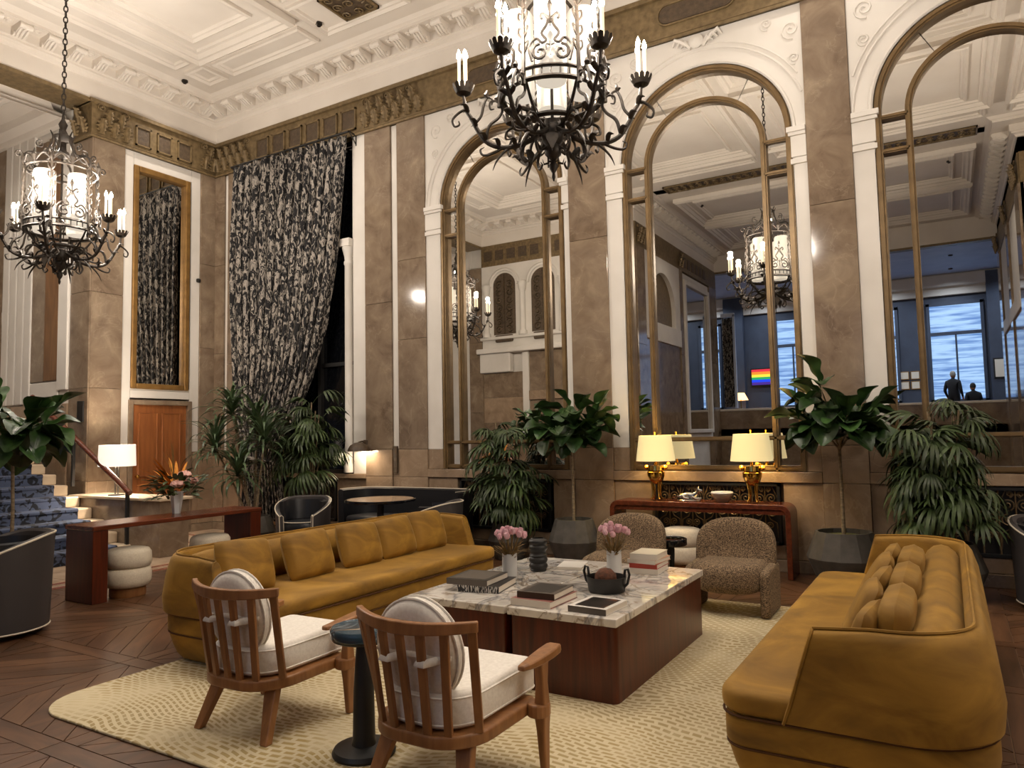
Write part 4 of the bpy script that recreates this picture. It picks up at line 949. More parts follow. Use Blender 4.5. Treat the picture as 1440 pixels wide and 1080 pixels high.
def sofa(label, loc, rz, L, D):
    """front faces local -y; length along x"""
    t = thing('sofa', label, 'sofa', loc, rz, 'mustard velvet sofas around the coffee tables')
    h = L/2; f, b = -D/2, D/2
    plan = rrect(-h, f, h, b, (.13, .13, .34, .34), 7)
    mb = MB(); rings = []
    for z, ins in ((.02, .10), (.05, .075), (.12, .045), (.2, .02), (.205, .035)): rings.append([(x, y, z) for x, y in offset_poly(plan, ins)])
    mb.loft(rings); mb.build('base', 'velvet', t, smooth=True)
    pad(offset_poly(plan, .012), .207, .335, .02).build('seat_band', 'velvet', t, smooth=True)
    pl2 = rrect(-h+.0, f, h-.0, b-.16, (.13, .13, .1, .1), 7)
    pad(pl2, .338, .445, .04).build('seat_cushion', 'velvet', t, smooth=True)
    for z, ins in ((.206, .018), (.3365, .006)):
        MB().tube([(x, y, z) for x, y in offset_poly(plan, ins)], .006, 5, closed=True).build('seam', 'velvet_seam', t)
    # shell: arms and back in one sweep
    af = f+.40
    path = [(-h+.035, af), (-h+.035, af+.1), (-h+.035, af+.2)]+[(x, y) for x, y in arc(-h+.035+.30, b-.055-.30, .30, PI, PI/2, 9)]
    nmid = 14
    path += [(-h+.40+(2*h-.8)*i/nmid, b-.055) for i in range(1, nmid)]
    path += [(x, y) for x, y in arc(h-.035-.30, b-.055-.30, .30, PI/2, 0, 9)]+[(h-.035, af+.2), (h-.035, af+.1), (h-.035, af)]
    n = len(path); rings = []
    prof = [(.045, .342), (.05, .45), (.045, .60), (.036, .70), (.024, .73), (.0, .742), (-.024, .73), (-.034, .70), (-.036, .60), (-.04, .342)]
    prof2 = [(.06, .342), (.072, .45), (.05, .60), (.02, .70), (.0, .73), (-.022, .742), (-.045, .73), (-.055, .70), (-.05, .60), (-.045, .342)]
    for i, p in enumerate(path):
        tt = Vector(path[min(i+1, n-1)])-Vector(path[max(i-1, 0)]); tt.normalize(); nx, ny = -tt.y, tt.x
        k = min(1, min(i, n-1-i)/6); endk = max(0, 1-min(i, n-1-i)/2)
        r = []
        for (o1, z), (o2, _) in zip(prof, prof2):
            o = o1+(o2-o1)*k; zz = z if z < .36 else z-.015*endk
            fwd = -.12*endk*(.75-z)/.4 if True else 0
            r.append((p[0]+nx*o, p[1]+ny*o+fwd, zz))
        rings.append(r)
    mb = MB(); mb.loft(rings); mb.build('shell', 'velvet', t, smooth=60, bevel=.012, seg=3)
    edgep = [(rings[i][5][0], rings[i][5][1], rings[i][5][2]+.003) for i in range(n)]
    MB().tube(edgep, .007, 5).build('piping', 'velvet', t, smooth=True)
    for e in (rings[0], rings[-1]): MB().tube([Vector(q) for q in (e[0], e[1], e[2], e[3], e[4], e[5])], .007, 5).build('piping', 'velvet', t, smooth=True)
    # padded back bolster
    mb = MB(); rr = []
    m = 30
    for i in range(m+1):
        s = i/m; xx = (-h+.16)+(2*h-.32)*s; e = min(s, 1-s)*2*h
        k = math.sqrt(max(0, 1-(1-min(1, e/.16))**2)); k = max(k, .05)
        rr.append([(xx, b-.215+.118*k*math.cos(2*PI*j/16), .575+.155*k*math.sin(2*PI*j/16)) for j in range(16)])
    mb.loft(rr); mb.build('back_bolster', 'velvet', t, smooth=60)
    return t
SL = sofa('long mustard velvet sofa with five cushions standing along its back', (6.87, -3.80, ZR), PI/2, 2.98, 1.12)
SR = sofa('long mustard velvet sofa with a double row of piled cushions along its back', (10.90, -3.81, ZR), -PI/2, 3.0, 1.04)
PIL = {}
def cushion(label, group, loc, rz, lean, w_, h_, t_, p=3.0, roll=0):
    key = (w_, h_, t_)
    if key not in PIL:
        PIL[key] = pillow(w_, h_, t_, p).mesh('cushion', 'velvet', 180)
    o = link('sofa_cushion', PIL[key], None, loc); o.rotation_euler = (Matrix.Rotation(rz, 4, 'Z') @ Matrix.Rotation(lean, 4, 'X') @ Matrix.Rotation(roll, 4, 'Y')).to_euler()
    tag(o, label, 'cushion', group); return o
ORD = ('first', 'second', 'third', 'fourth', 'fifth')
# left sofa: cushions lean back against the bolster (towards -x)
for k, (yy, zz, hh, ro) in enumerate(((-4.86, .635, .42, .07), (-4.25, .63, .40, -.03), (-3.66, .63, .40, .05), (-3.18, .63, .39, -.04), (-2.70, .635, .41, .03))):
    cushion('mustard velvet cushion, '+ORD[k]+' along the five-cushion sofa counting from the spindle chairs', 'cushions on the five-cushion sofa', (6.84, yy, zz), PI/2, -.34, .50, hh, .17, 2.8, ro)
# right sofa: a row of large back cushions and thin pillows propped before them
for k, yy in enumerate((-4.70, -4.03, -3.36)):
    cushion('boxy mustard velvet back cushion, '+ORD[k]+' in the rear row counting from the spindle chairs', 'rear cushions on the piled sofa', (11.045, yy, .63), -PI/2, -.10, .66, .37, .15, 5)
for k, (xx, yy, zz, ln, rz_, s) in enumerate(((10.93, -4.86, .615, -.25, -.1, .34), (10.88, -4.52, .635, -.45, .1, .40), (10.90, -4.12, .63, -.40, -.06, .40), (10.87, -3.70, .64, -.50, .08, .42), (10.90, -3.28, .635, -.38, .0, .40))):
    cushion('thin mustard velvet throw pillow, '+ORD[k]+' in the front row counting from the spindle chairs', 'front pillows on the piled sofa', (xx, yy, zz), -PI/2+rz_, ln, .42, s, .11, 2.8)

# ---- spindle-back chairs with round cushions (face local +y)
def chair(label, loc, rz):
    t = thing('spindle_chair', label, 'chair', loc, rz, 'walnut spindle chairs facing the coffee tables'); t.scale = (.95, 1, .94)
    W_, D_ = .60, .62
    ring = rrect(-W_/2, -D_/2, W_/2, D_/2, (.22, .22, .06, .06), 8)
    pad(ring, .265, .325, .012, 3).build('seat_frame', 'walnut', t, smooth=40)
    cpl = offset_poly(rrect(-W_/2+.01, -D_/2, W_/2-.01, D_/2+.11, (.22, .22, .09, .09), 8), .04)
    sc = pad(cpl, .327, .495, .035, 4).build('seat_cushion', 'linen', t, smooth=True)
    for z in (.352, .468): MB().tube([(x, y, z) for x, y in offset_poly(cpl, .002)], .006, 5, closed=True).build('cushion_piping', 'linen', sc)
    # spindles from the frame up to the curved rail
    nsp = 7
    for i in range(nsp):
        s = -1+2*i/(nsp-1)
        bxp = s*.278; byp = -D_/2+.018+(0 if abs(bxp) < .08 else .22-math.sqrt(max(0, .22**2-(abs(bxp)-.08)**2)))
        txp, typ = s*.318, -D_/2-.06+.10*s*s
        mb = MB(); rings = []
        for k in range(5):
            q = k/4; cx, cy, cz = bxp+(txp-bxp)*q, byp+(typ-byp)*q, .32+(.792-.32)*q
            w2, d2 = .0185+.002*q, .011
            ang = s*.45; ca, sa = math.cos(ang), math.sin(ang)
            rings.append([(cx+u*ca-v*sa, cy+u*sa+v*ca, cz) for u, v in ((-w2, -d2), (w2, -d2), (w2, d2), (-w2, d2))])
        mb.loft(rings); mb.build('spindle', 'walnut', t, bevel=.004)
    mb = MB(); rings = []
    for i in range(21):
        s = -1.07+2.14*i/20; px, py = s*.318, -D_/2-.06+.10*s*s; sl = 2*.10*s/.318
        nn = Vector((-sl, 1)).normalized(); hgt = .030-.006*abs(s); lift = .012*s*s
        r = []
        for o, z in ((-.015, -hgt), (.015, -hgt), (.017, hgt), (-.013, hgt)): r.append((px+nn.x*o, py+nn.y*o, .795+z+lift))
        rings.append(r)
    mb.loft(rings); mb.build('top_rail', 'walnut', t, bevel=.006, smooth=40)
    # rear legs: broad splayed blades
    for s in (-1, 1):
        mb = MB(); rings = []
        for q in (0, .5, 1):
            x0 = s*(.205+.06*q); y0 = -.17-.10*q; z = .27*(1-q)
            w2 = .045-.020*q; d2 = .022
            rings.append([(x0-w2, y0-d2, z), (x0+w2, y0-d2, z), (x0+w2, y0+d2, z), (x0-w2, y0+d2, z)])
        mb.loft(rings); mb.build('leg', 'walnut', t, bevel=.006)
        # front leg carries the arm
        mb = MB(); rings = []
        for z, w2, d2, yo in ((0, .017, .02, .015), (.2, .024, .027, .004), (.265, .03, .03, 0), (.33, .028, .03, 0), (.42, .022, .026, 0), (.505, .022, .034, 0), (.53, .024, .04, 0)):
            cx, cy = s*.355, .24+yo; rings.append([(cx-w2, cy-d2, z), (cx+w2, cy-d2, z), (cx+w2, cy+d2, z), (cx-w2, cy+d2, z)])
        mb.loft(rings); mb.build('leg', 'walnut', t, bevel=.008)
        MB().loft([[(s*.335+.058*math.cos(2*PI*j/16), .24+.058*math.sin(2*PI*j/16), z) for j in range(16)] for z in (.262, .327)]).build('leg_joint', 'walnut', t, bevel=.01)
        # arm paddle
        mb = MB(); rings = []
        for yy, w2, z, th in ((-.02, .018, .60, .013), (.05, .032, .597, .016), (.13, .042, .60, .019), (.22, .046, .606, .02), (.29, .043, .612, .02), (.315, .034, .614, .017)):
            rings.append([(s*.355-w2, .07+yy, z-th-.057), (s*.355+w2, .07+yy, z-th-.057), (s*.355+w2*.9, .07+yy, z+th-.057), (s*.355-w2*.9, .07+yy, z+th-.057)])
        mb.loft(rings); mb.build('armrest', 'walnut', t, bevel=.008, smooth=40)
    # round back cushion with straps
    mb = MB(); rings = []; nn = 32
    for r, y in ((.02, -.062), (.10, -.064), (.17, -.058), (.205, -.04), (.218, -.012), (.218, .012), (.205, .04), (.17, .058), (.10, .064), (.02, .066)):
        rings.append([(r*1.0*math.cos(2*PI*j/nn), y, r*1.08*math.sin(2*PI*j/nn)) for j in range(nn)])
    mb.loft(rings)
    Mx = Matrix.Translation((0, -.228, .665)) @ Matrix.Rotation(.11, 4, 'X') @ Matrix.Diagonal((1.04, .9, 1.0, 1)); mb.xf(Mx)
    bc = mb.build('back_cushion', 'linen', t, smooth=True)
    for yy in (-.022, .022): MB().tube([Mx @ Vector((.219*math.cos(2*PI*j/40), yy, .219*1.08*math.sin(2*PI*j/40))) for j in range(40)], .006, 5, closed=True).build('cushion_piping', 'linen', bc)
    for s0 in (-1/3, 1/3):
        cx = s0*.30; py = -D_/2-.01
        mb = MB(); lp = [(cx-.05, py+.055, .645), (cx-.03, py-.0, .645), (cx-.02, py-.028, .645), (cx+.02, py-.028, .645), (cx+.03, py, .645), (cx+.05, py+.055, .645)]
        mb.tube([Vector(p) for p in lp], .018, 8, flat=.45)
        mb.build('strap', 'linen', bc, smooth=True)
    mb = MB().tube([Mx @ Vector((-.20+.04*i, -.066+.02*abs(i-5)/5, .0)) for i in range(11)], .016, 6, flat=.5); mb.build('strap', 'linen', bc, smooth=True)
    return t
chair('walnut spindle-back chair standing nearer to the five-cushion sofa', (8.0, -5.62, ZR), .03)
chair('walnut spindle-back chair standing in front of the stone table with the handled bowl', (9.29, -5.71, ZR), .0)

# ---- small pedestal table between the chairs
t = thing('pedestal_table', 'small round blue glass-topped table on a black pedestal between the spindle chairs', 'table', (8.76, -5.71, ZR))
MB().lathe([(.002, 0), (.15, 0), (.155, .012), (.145, .03), (.06, .045), (.055, .07), (.05, .3), (.036, .52), (.034, .54), (.002, .54)], 32).build('pedestal', 'black_matte', t, smooth=True)
MB().lathe([(.002, .54), (.13, .54), (.15, .548), (.155, .556), (.002, .556)], 36).build('collar', 'black_matte', t, smooth=True)
MB().lathe([(.002, .557), (.155, .557), (.163, .565), (.163, .60), (.155, .608), (.148, .602), (.002, .602)], 40).build('top', 'blue_glass', t, smooth=True)

# ---- tweed armchairs (face local -y)
def tweed(label, loc, rz):
    t = thing('tweed_armchair', label, 'armchair', loc, rz, 'tweed armchairs by the console table')
    # arched, curved back: outline rings shrunk towards the middle of each face
    outl = [(-.345, .30), (.345, .30), (.345, .50)]+[(.345*math.copysign(abs(math.cos(a))**.72, math.cos(a)), .50+.255*math.sin(a)**.72) for a in [PI*i/20 for i in range(1, 20)]]+[(-.345, .50)]
    def yb(x, z): return .235-.85*x*x+.16*(z-.3)
    mb = MB(); rings = []
    for k, off in ((.0, -.055), (.35, -.06), (.75, -.058), (.93, -.045), (1, -.02), (1, .02), (.93, .045), (.75, .058), (.35, .06), (.0, .055)):
        r = []
        for x, z in outl:
            xx, zz = x*k if k else x*.02, .52+(z-.52)*(k if k else .02); r.append((xx, yb(xx, zz)+off, zz))
        rings.append(r)
    mb.loft(rings); mb.build('backrest', 'boucle', t, smooth=180)
    # seat: bowed front
    pl = rrect(-.30, -.36, .30, .22, (.26, .26, .08, .08), 9)
    pad(pl, .19, .425, .085, 5).build('seat', 'boucle', t, smooth=180)
    # slab sides that run down to the floor
    for s in (-1, 1):
        mb = MB(); pts = [(-.20, 0), (-.06, 0), (-.03, .12), (.05, .22), (.12, .12), (.14, 0), (.27, 0), (.27, .3), (.24, .42), (.12, .44), (-.14, .43), (-.20, .40)]
        pts = [(-.22, 0), (.24, 0), (.26, .3), (.24, .40), (.1, .40), (-.14, .385), (-.215, .36)]
        mb.prism(pts, lambda u, v, d: (s*d, u, v), .275, .355) if s > 0 else mb.prism(pts[::-1], lambda u, v, d: (s*d, u, v), .275, .355)
        mb.build('side_leg', 'boucle', t, bevel=.03, seg=4, smooth=True)
    return t
tweed('brown tweed armchair behind the vase of pink flowers', (8.63, -2.03, ZR), .0)
tweed('brown tweed armchair between the stone table and the piled sofa', (9.62, -2.05, ZR), .0)
t = thing('drink_table', 'small round black table with a mirrored top between the tweed armchairs', 'table', (8.87, -1.47, 0))
MB().lathe([(.002, 0), (.11, 0), (.115, .01), (.06, .03), (.045, .2), (.055, .40), (.05, .44), (.002, .44)], 24).build('pedestal', 'black_matte', t, smooth=True)
MB().lathe([(.002, .44), (.165, .44), (.175, .45), (.175, .505), (.165, .51), (.158, .50), (.002, .50)], 32).build('top', 'black_gloss', t, smooth=True)
MB().lathe([(.002, .5005), (.155, .5005), (.155, .503), (.002, .503)], 32).build('mirror_inlay', 'mirror', t)

# ---- round stools
def stool(label, loc, group='cream round stools'):
    t = thing('round_stool', label, 'stool', loc, 0, group)
    MB().lathe([(.002, 0), (.165, 0), (.17, .01), (.17, .085), (.002, .085)], 32).build('plinth', 'walnut', t, smooth=True)
    MB().lathe([(.002, .09), (.17, .09), (.205, .105), (.22, .15), (.222, .22), (.21, .275), (.195, .285), (.002, .285)], 36).build('lower_pad', 'cream_cloth', t, smooth=True)
    MB().lathe([(.002, .288), (.195, .288), (.213, .30), (.222, .35), (.218, .43), (.195, .465), (.15, .478), (.002, .482)], 36).build('upper_pad', 'cream_cloth', t, smooth=True)
    return t
stool('cream two-tier round stool on a wooden plinth beneath the near end of the bench table', (4.02, -4.02, 0))
stool('cream two-tier round stool beneath the bench table next to the five-cushion sofa', (3.92, -2.98, 0))
stool('cream two-tier round stool tucked under the console table', (8.66, -.42, 0))

# ---- coffee tables
def ctable(label, x0, x1):
    y0, y1 = -4.575, -2.87; cx, cy = (x0+x1)/2, (y0+y1)/2; hx, hy = (x1-x0)/2, (y1-y0)/2
    t = thing('coffee_table', label, 'table', (cx, cy, ZR), 0, 'paired marble coffee tables')
    MB().prism(rrect(-hx+.01, -hy+.012, hx-.01, hy-.012, .04, 5), lambda u, v, d: (u, v, d), 0, .43).build('base', 'mahogany', t, smooth=30)
    MB().box(-hx, -hy, .43, hx, hy, .478).build('marble_slab', 'marble_top', t, bevel=.006)
    return t
ctable('mahogany coffee table with a veined marble slab beside the five-cushion sofa', 8.115, 8.875)
ctable('mahogany coffee table with a veined marble slab holding the handled bowl', 8.895, 9.62)
ZT = ZR+.479

# ---- console table with waterfall ends
t = thing('console_table', 'long dark mahogany console table with rounded ends under the middle mirror', 'table', (8.83, -.29, 0))
w2, h_, th, r = 1.01, .765, .055, .10
outer = [(-w2, 0), (w2, 0)]
op = [(w2, 0)]+arc(w2-r, h_-r, r, 0, PI/2, 7)+arc(-w2+r, h_-r, r, PI/2, PI, 7)+[(-w2, 0)]
ri = r-th+.01
ip = [(-w2+th, 0)]+arc(-w2+th+ri, h_-th-ri, ri, PI, PI/2, 7)+arc(w2-th-ri, h_-th-ri, ri, PI/2, 0, 7)+[(w2-th, 0)]
mb = MB(); rings = []
for (a, b_) in zip(op, ip[::-1]): rings.append([(a[0], -.19, a[1]), (b_[0], -.19, b_[1]), (b_[0], .19, b_[1]), (a[0], .19, a[1])])
mb.loft(rings); mb.build('frame', 'mahogany_flat', t, bevel=.006, smooth=40)
bx('front_apron', 'mahogany_flat', t, -w2+.06, -.17, .66, w2-.06, -.15, .712)

# ---- bench table with a flower vase
t = thing('bench_table', 'long narrow mahogany bench table with slab ends by the stairs', 'table', (3.92, -3.46, 0))
bx('top', 'mahogany_flat', t, -.25, -1.01, .70, .25, 1.01, .745, .008); bx('slab_end', 'mahogany', t, -.24, -1.0, 0, .24, -.85, .70, .006); bx('slab_end', 'mahogany', t, -.24, .85, 0, .24, 1.0, .70, .006)

# ---- black tub chairs with pale piping
def tub(label, loc, rz, rows=2, group='black tub chairs with pale piping', s=1.0):
    t = thing('tub_chair', label, 'armchair', loc, rz, group); t.scale = (s, s, s)
    # wrap-round shell, open towards local -y
    def wrap(r, z0, ztop, name, m, th):
        mb = MB(); rings = []; n = 28
        for i in range(n+1):
            a = math.radians(-52)+math.radians(284)*i/n; e = min(i, n-i)/n*2
            zt = ztop-.22*max(0, 1-e*1.35)**1.6
            c, s_ = math.cos(a), math.sin(a)
            k0, k1 = r*.93, r
            rings.append([(c*k0, s_*k0, z0), (c*k1, s_*k1, zt), (c*(k1-th*.5), s_*(k1-th*.5), zt+.02), (c*(k1-th), s_*(k1-th), zt), (c*(k0-th), s_*(k0-th), z0)])
        mb.loft(rings); mb.build(name, m, t, smooth=50)
        MB().tube([(p[1][0], p[1][1], p[1][2]+.008) for p in rings], .008, 5).build('piping', 'white_piping', t)
        for e in (0, -1): MB().tube([rings[e][0], rings[e][1], rings[e][2], rings[e][3], rings[e][4]], .007, 5).build('piping', 'white_piping', t)
        MB().tube([rings[i][0] for i in range(len(rings))], .007, 5).build('piping', 'white_piping', t)
    wrap(.37, .05, .74, 'shell', 'grey_leather', .06)
    MB().lathe([(.002, .30), (.28, .30), (.30, .33), (.30, .40), (.28, .44), (.002, .45)], 28).build('seat', 'black_leather', t, smooth=True)
    MB().lathe([(.002, .05), (.30, .05), (.31, .08), (.31, .295), (.002, .295)], 28).build('base', 'black_leather', t, smooth=True)
    MB().lathe([(.002, 0), (.22, 0), (.22, .05), (.002, .05)], 24).build('foot', 'black_matte', t)
    mb = MB(); rings = []
    for i in range(17):
        a = math.radians(-20)+math.radians(220)*i/16; c, s_ = math.cos(a), math.sin(a)
        rings.append([(c*.235, s_*.235, .45), (c*.305, s_*.305, .45), (c*.312, s_*.312, .70), (c*.27, s_*.27, .71)])
    mb.loft(rings); mb.build('inner_back', 'black_leather', t, smooth=50)
    for z, r in ((.30, .313), (.445, .30)): MB().tube([(r*math.cos(math.radians(-128+76*i/12)), r*math.sin(math.radians(-128+76*i/12)), z) for i in range(13)], .006, 5).build('piping', 'white_piping', t)
    return t
tub('black and grey tub chair with pale piping standing on the parquet below the fig tree', (4.50, -5.43, 0), math.radians(-12), s=1.08)
tub('black tub chair with pale piping at the round table by the curtain', (3.66, -1.32, 0), math.radians(28))
tub('black tub chair with pale piping whose curved top edge shows behind the five-cushion sofa', (5.75, -1.15, 0), math.radians(-70))
tub('black tub chair with pale piping beyond the bushy palm at the vent grille', (12.06, -.78, 0), math.radians(25))

# ---- curved banquette and round table in the window corner
t = thing('banquette', 'low curved black leather banquette against the marble wall', 'sofa', (4.72, -.36, 0))
path = [(-1.0, -.30), (-1.02, -.12), (-.98, .02)]+arc(-.75, .02, .21, PI*.9, PI/2, 4)+[(-.4, .24), (0, .25), (.4, .24)]+arc(.75, .02, .21, PI/2, PI*.1, 4)+[(.98, .02), (1.02, -.12), (1.0, -.30)]
mb = MB(); rings = []
for i, p in enumerate(path):
    tt = Vector(path[min(i+1, len(path)-1)])-Vector(path[max(i-1, 0)]); tt.normalize(); nx, ny = -tt.y, tt.x
    rings.append([(p[0]+nx*o, p[1]+ny*o, z) for o, z in ((.05, .03), (.055, .79), (.02, .82), (-.04, .80), (-.06, .05))])
mb.loft(rings); mb.build('backrest', 'black_leather', t, smooth=50)
pad(rrect(-.92, -.36, .92, .2, .12), .08, .45, .05).build('seat', 'black_leather', t, smooth=True)
MB().tube([r[2] for r in rings], .007, 5).build('piping', 'white_piping', t)
t = thing('cafe_table', 'round black pedestal table with a beige reflection painted on its rimmed top before the banquette', 'table', (4.80, -1.05, 0))
MB().lathe([(.002, 0), (.26, 0), (.27, .012), (.06, .04), (.045, .1), (.045, .68), (.12, .705), (.002, .705)], 28).build('pedestal', 'black_matte', t, smooth=True)
MB().lathe([(.002, .705), (.45, .705), (.465, .715), (.465, .738), (.458, .742), (.002, .742)], 48).build('top', 'black_gloss', t, smooth=True)
MB().lathe([(.002, .7425), (.435, .7425), (.435, .7445), (.002, .7445)], 48).build('top_reflection', 'beige_reflection', t)  # beige disc paints a bright reflection onto the black top
# ================================================================== THINGS ON THE TABLES
def book(label, loc, rz, w_, d_, h_, cover, spine=None, group='books on the coffee tables', sheet='paper', top=None, z=0):
    """hardback lying flat: w along x (spine along the near long edge), d along y"""
    t = thing('book', label, 'book', loc, rz, group)
    c = .0035
    MB().box(-w_/2, -d_/2, 0, w_/2, d_/2, c).box(-w_/2, -d_/2, h_-c, w_/2, d_/2, h_).build('cover', cover, t)
    bx('pages', sheet, t, -w_/2+.006, -d_/2+.004, c, w_/2-.004, d_/2-.004, h_-c)
    bx('spine', spine or cover, t, -w_/2, -d_/2-.003, 0, w_/2, -d_/2+.003, h_)
    if top: bx('cover_picture', top, t, -w_/2+.03, -d_/2+.03, h_, w_/2-.03, d_/2-.03, h_+.001)
    return h_
h = book('thick black book with pale lettering under the grey book', (8.475, -4.14, ZT), .20, .30, .36, .045, 'book_black', 'spine_print')
book('grey book lying on the thick black book', (8.415, -4.17, ZT+h), .10, .31, .33, .04, 'book_slate', 'book_grey', top='book_grey')
h = book('wide rose-edged book under the brown book', (9.035, -4.34, ZT), -.02, .28, .36, .042, 'book_rose', 'paper')
book('brown clothbound book lying on the wide rose-edged book', (9.04, -4.33, ZT+h), .05, .255, .30, .038, 'book_grey', 'book_brown', top='book_slate')
book('white book with a dark portrait cover lying near the marble edge', (9.42, -4.37, ZT), -.05, .25, .30, .035, 'book_white', 'book_grey', top='cover_photo')
zz = ZT
for lb, c, w_, d_, h_, rz_, sp in (('white paperback at the bottom of the stack of four', 'book_white', .215, .29, .04, .06, 'paper'), ('red book with white lettering second from the bottom of the stack of four', 'book_red', .215, .28, .035, .02, None), ('peach book second from the top of the stack of four', 'book_peach', .225, .285, .03, -.08, 'paper'), ('cream book on top of the stack of four', 'book_cream', .21, .28, .042, .05, 'paper')):
    zz += book(lb, (9.275, -3.10, zz), rz_, w_, d_, h_, c, sp)
book('flat white book lying behind the black ribbed vase', (8.67, -3.20, ZT), .25, .20, .27, .022, 'book_white', 'paper')

# vases of pink flowers
def flower_head(kind):
    mb = MB()
    if kind == 'protea':
        for k in range(14):
            a = k*2.4; r = .004+.006*(k % 3)
            mb.tube([(r*math.cos(a), r*math.sin(a), 0), (.018*math.cos(a), .018*math.sin(a), .02), (.013*math.cos(a), .013*math.sin(a), .048)], [.006, .009, .003], 5)
        mb.lathe([(.004, -.008), (.015, .0), (.019, .02), (.014, .04), (.003, .05)], 8)
    return mb.mesh('flower', 'protea', 60)
proto_h = flower_head('protea')
def blade(l, w_, droop, m, name='leaf'):
    def fn(u, v):
        a = u*2-1; ww = w_/2*math.sin(PI*min(1, v*.9+.1))**.7
        return (a*ww, l*math.sin(min(1, v)*1.2)/1.2*.9 if False else v*l*math.cos(droop*v), abs(a)*.15*ww-l*math.sin(droop*v)*v*.6)
    return MB().grid(fn, 2, 6).mesh(name, m, 180)
grass = blade(.15, .013, .5, 'dry_leaf')
def flower_vase(label, loc):
    t = thing('flower_vase', label, 'vase', loc, 0, 'white vases of pink flowers')
    MB().lathe([(.002, 0), (.052, 0), (.055, .004), (.055, .185), (.05, .187), (.05, .02), (.002, .02)], 28).build('vase', 'white_ceramic', t, smooth=True)
    rnd = random.Random(label)
    for k in range(17):
        a = k*2.399; r = .012+.095*math.sqrt((k+.5)/17); hx, hy = r*math.cos(a), r*math.sin(a); hz = .335-.5*r*r*6+rnd.uniform(-.015, .02)
        f = link('flower', proto_h, t, (hx, hy, hz), (-hy*4, hx*4, a), rnd.uniform(.8, 1.0))
        MB().tube([(hx*.25, hy*.25, .12), (hx*.6, hy*.6, .24), (hx, hy, hz)], .0025, 4).build('stalk', 'dry_leaf', t)
    for k in range(80):
        a = rnd.uniform(0, 6.28); link('leaf', grass, t, (.03*math.cos(a), .03*math.sin(a), rnd.uniform(.14, .19)), (rnd.uniform(.5, 1.3), 0, a-PI/2), rnd.uniform(.7, 1.1))
    return t
flower_vase('white cylinder vase of pink flowers next to the black ribbed vase', (8.47, -3.83, ZT)); flower_vase('white cylinder vase of pink flowers next to the stack of four books', (9.11, -3.39, ZT))
vz = [(.002, 0), (.06, 0), (.066, .01)]+[(.062+.012*abs(math.sin(i*PI/4))-(.012 if 9 < i < 12 else 0), .015+.0115*i) for i in range(20)]+[(.05, .25), (.045, .25), (.045, .2), (.002, .2)]
tag(MB().lathe(vz, 32).build('ribbed_vase', 'black_matte', None, smooth=60, loc=(8.495, -3.44, ZT)), 'squat matt black ribbed vase between the marble tables and the flowers', 'vase')
t = thing('handled_bowl', 'black metal bowl with two tall loop handles on the marble', 'bowl', (9.27, -3.90, ZT))
MB().lathe([(.002, 0), (.115, 0), (.122, .006), (.135, .10), (.128, .10), (.115, .012), (.002, .012)], 40).build('bowl', 'black_matte', t, smooth=True)
for s in (-1, 1):
    MB().tube([(s*p[0], -.02 if False else 0, p[1]) for p in ((.118, .03), (.15, .06), (.165, .12), (.155, .155), (.135, .15), (.128, .10))], .009, 7).build('handle', 'black_matte', t, smooth=True)
mb = MB().lathe([(.003, 0), (.05, .015), (.075, .05), (.07, .1), (.04, .13), (.003, .14)], 16, (0, 0, .012))
tag(mb.build('seed_pod', 'pod_brown', None, smooth=True, loc=(9.26, -3.89, ZT)), 'rough brown seed pod inside the black handled bowl', 'seed pod')

# ---- gold lamps on the console
def gold_lamp(label, loc):
    t = thing('table_lamp', label, 'lamp', loc, 0, 'gold lamps on the console table')
    for k in range(4):
        a = PI/4+k*PI/2
        MB().tube([(.075*math.cos(a), .075*math.sin(a), .0), (.05*math.cos(a), .05*math.sin(a), .03), (.045*math.cos(a), .045*math.sin(a), .12), (.06*math.cos(a), .06*math.sin(a), .2)], [.012, .009, .013, .012], 8).build('leg', 'gold_polish', t, smooth=True)
    MB().lathe([(.002, .17), (.035, .175), (.075, .21), (.10, .27), (.105, .31), (.09, .325), (.04, .33), (.035, .36), (.02, .365), (.002, .365)], 28).build('urn', 'gold_polish', t, smooth=True)
    MB().lathe([(.075, .325), (.095, .33), (.09, .385), (.08, .385)], 28).build('gallery', 'gold_polish', t, smooth=True)
    for s in (-1, 1): MB().lathe([(.002, -.03), (.018, -.024), (.03, 0), (.018, .024), (.002, .03)], 14, (s*.115, 0, .365)).build('ball_ornament', 'gold_polish', t, smooth=True)
    MB().lathe([(.018, .36), (.014, .44), (.02, .45), (.008, .46), (.006, .76), (.012, .77), (.002, .785)], 12).build('stem', 'gold_polish', t, smooth=True)
    sh = MB().lathe([(.225, .44), (.185, .735)], 36, cap=False).build('shade', 'lamp_shade', t, smooth=True)
    light('lamp_bulb', 'POINT', (0, 0, .60), 15, (1, .74, .38), t, .05)
    return t
gold_lamp('gold footed urn lamp with a yellow shade at the fig-tree end of the console', (8.34, -.30, .777)); gold_lamp('gold footed urn lamp with a yellow shade at the armchair end of the console', (9.43, -.30, .777))
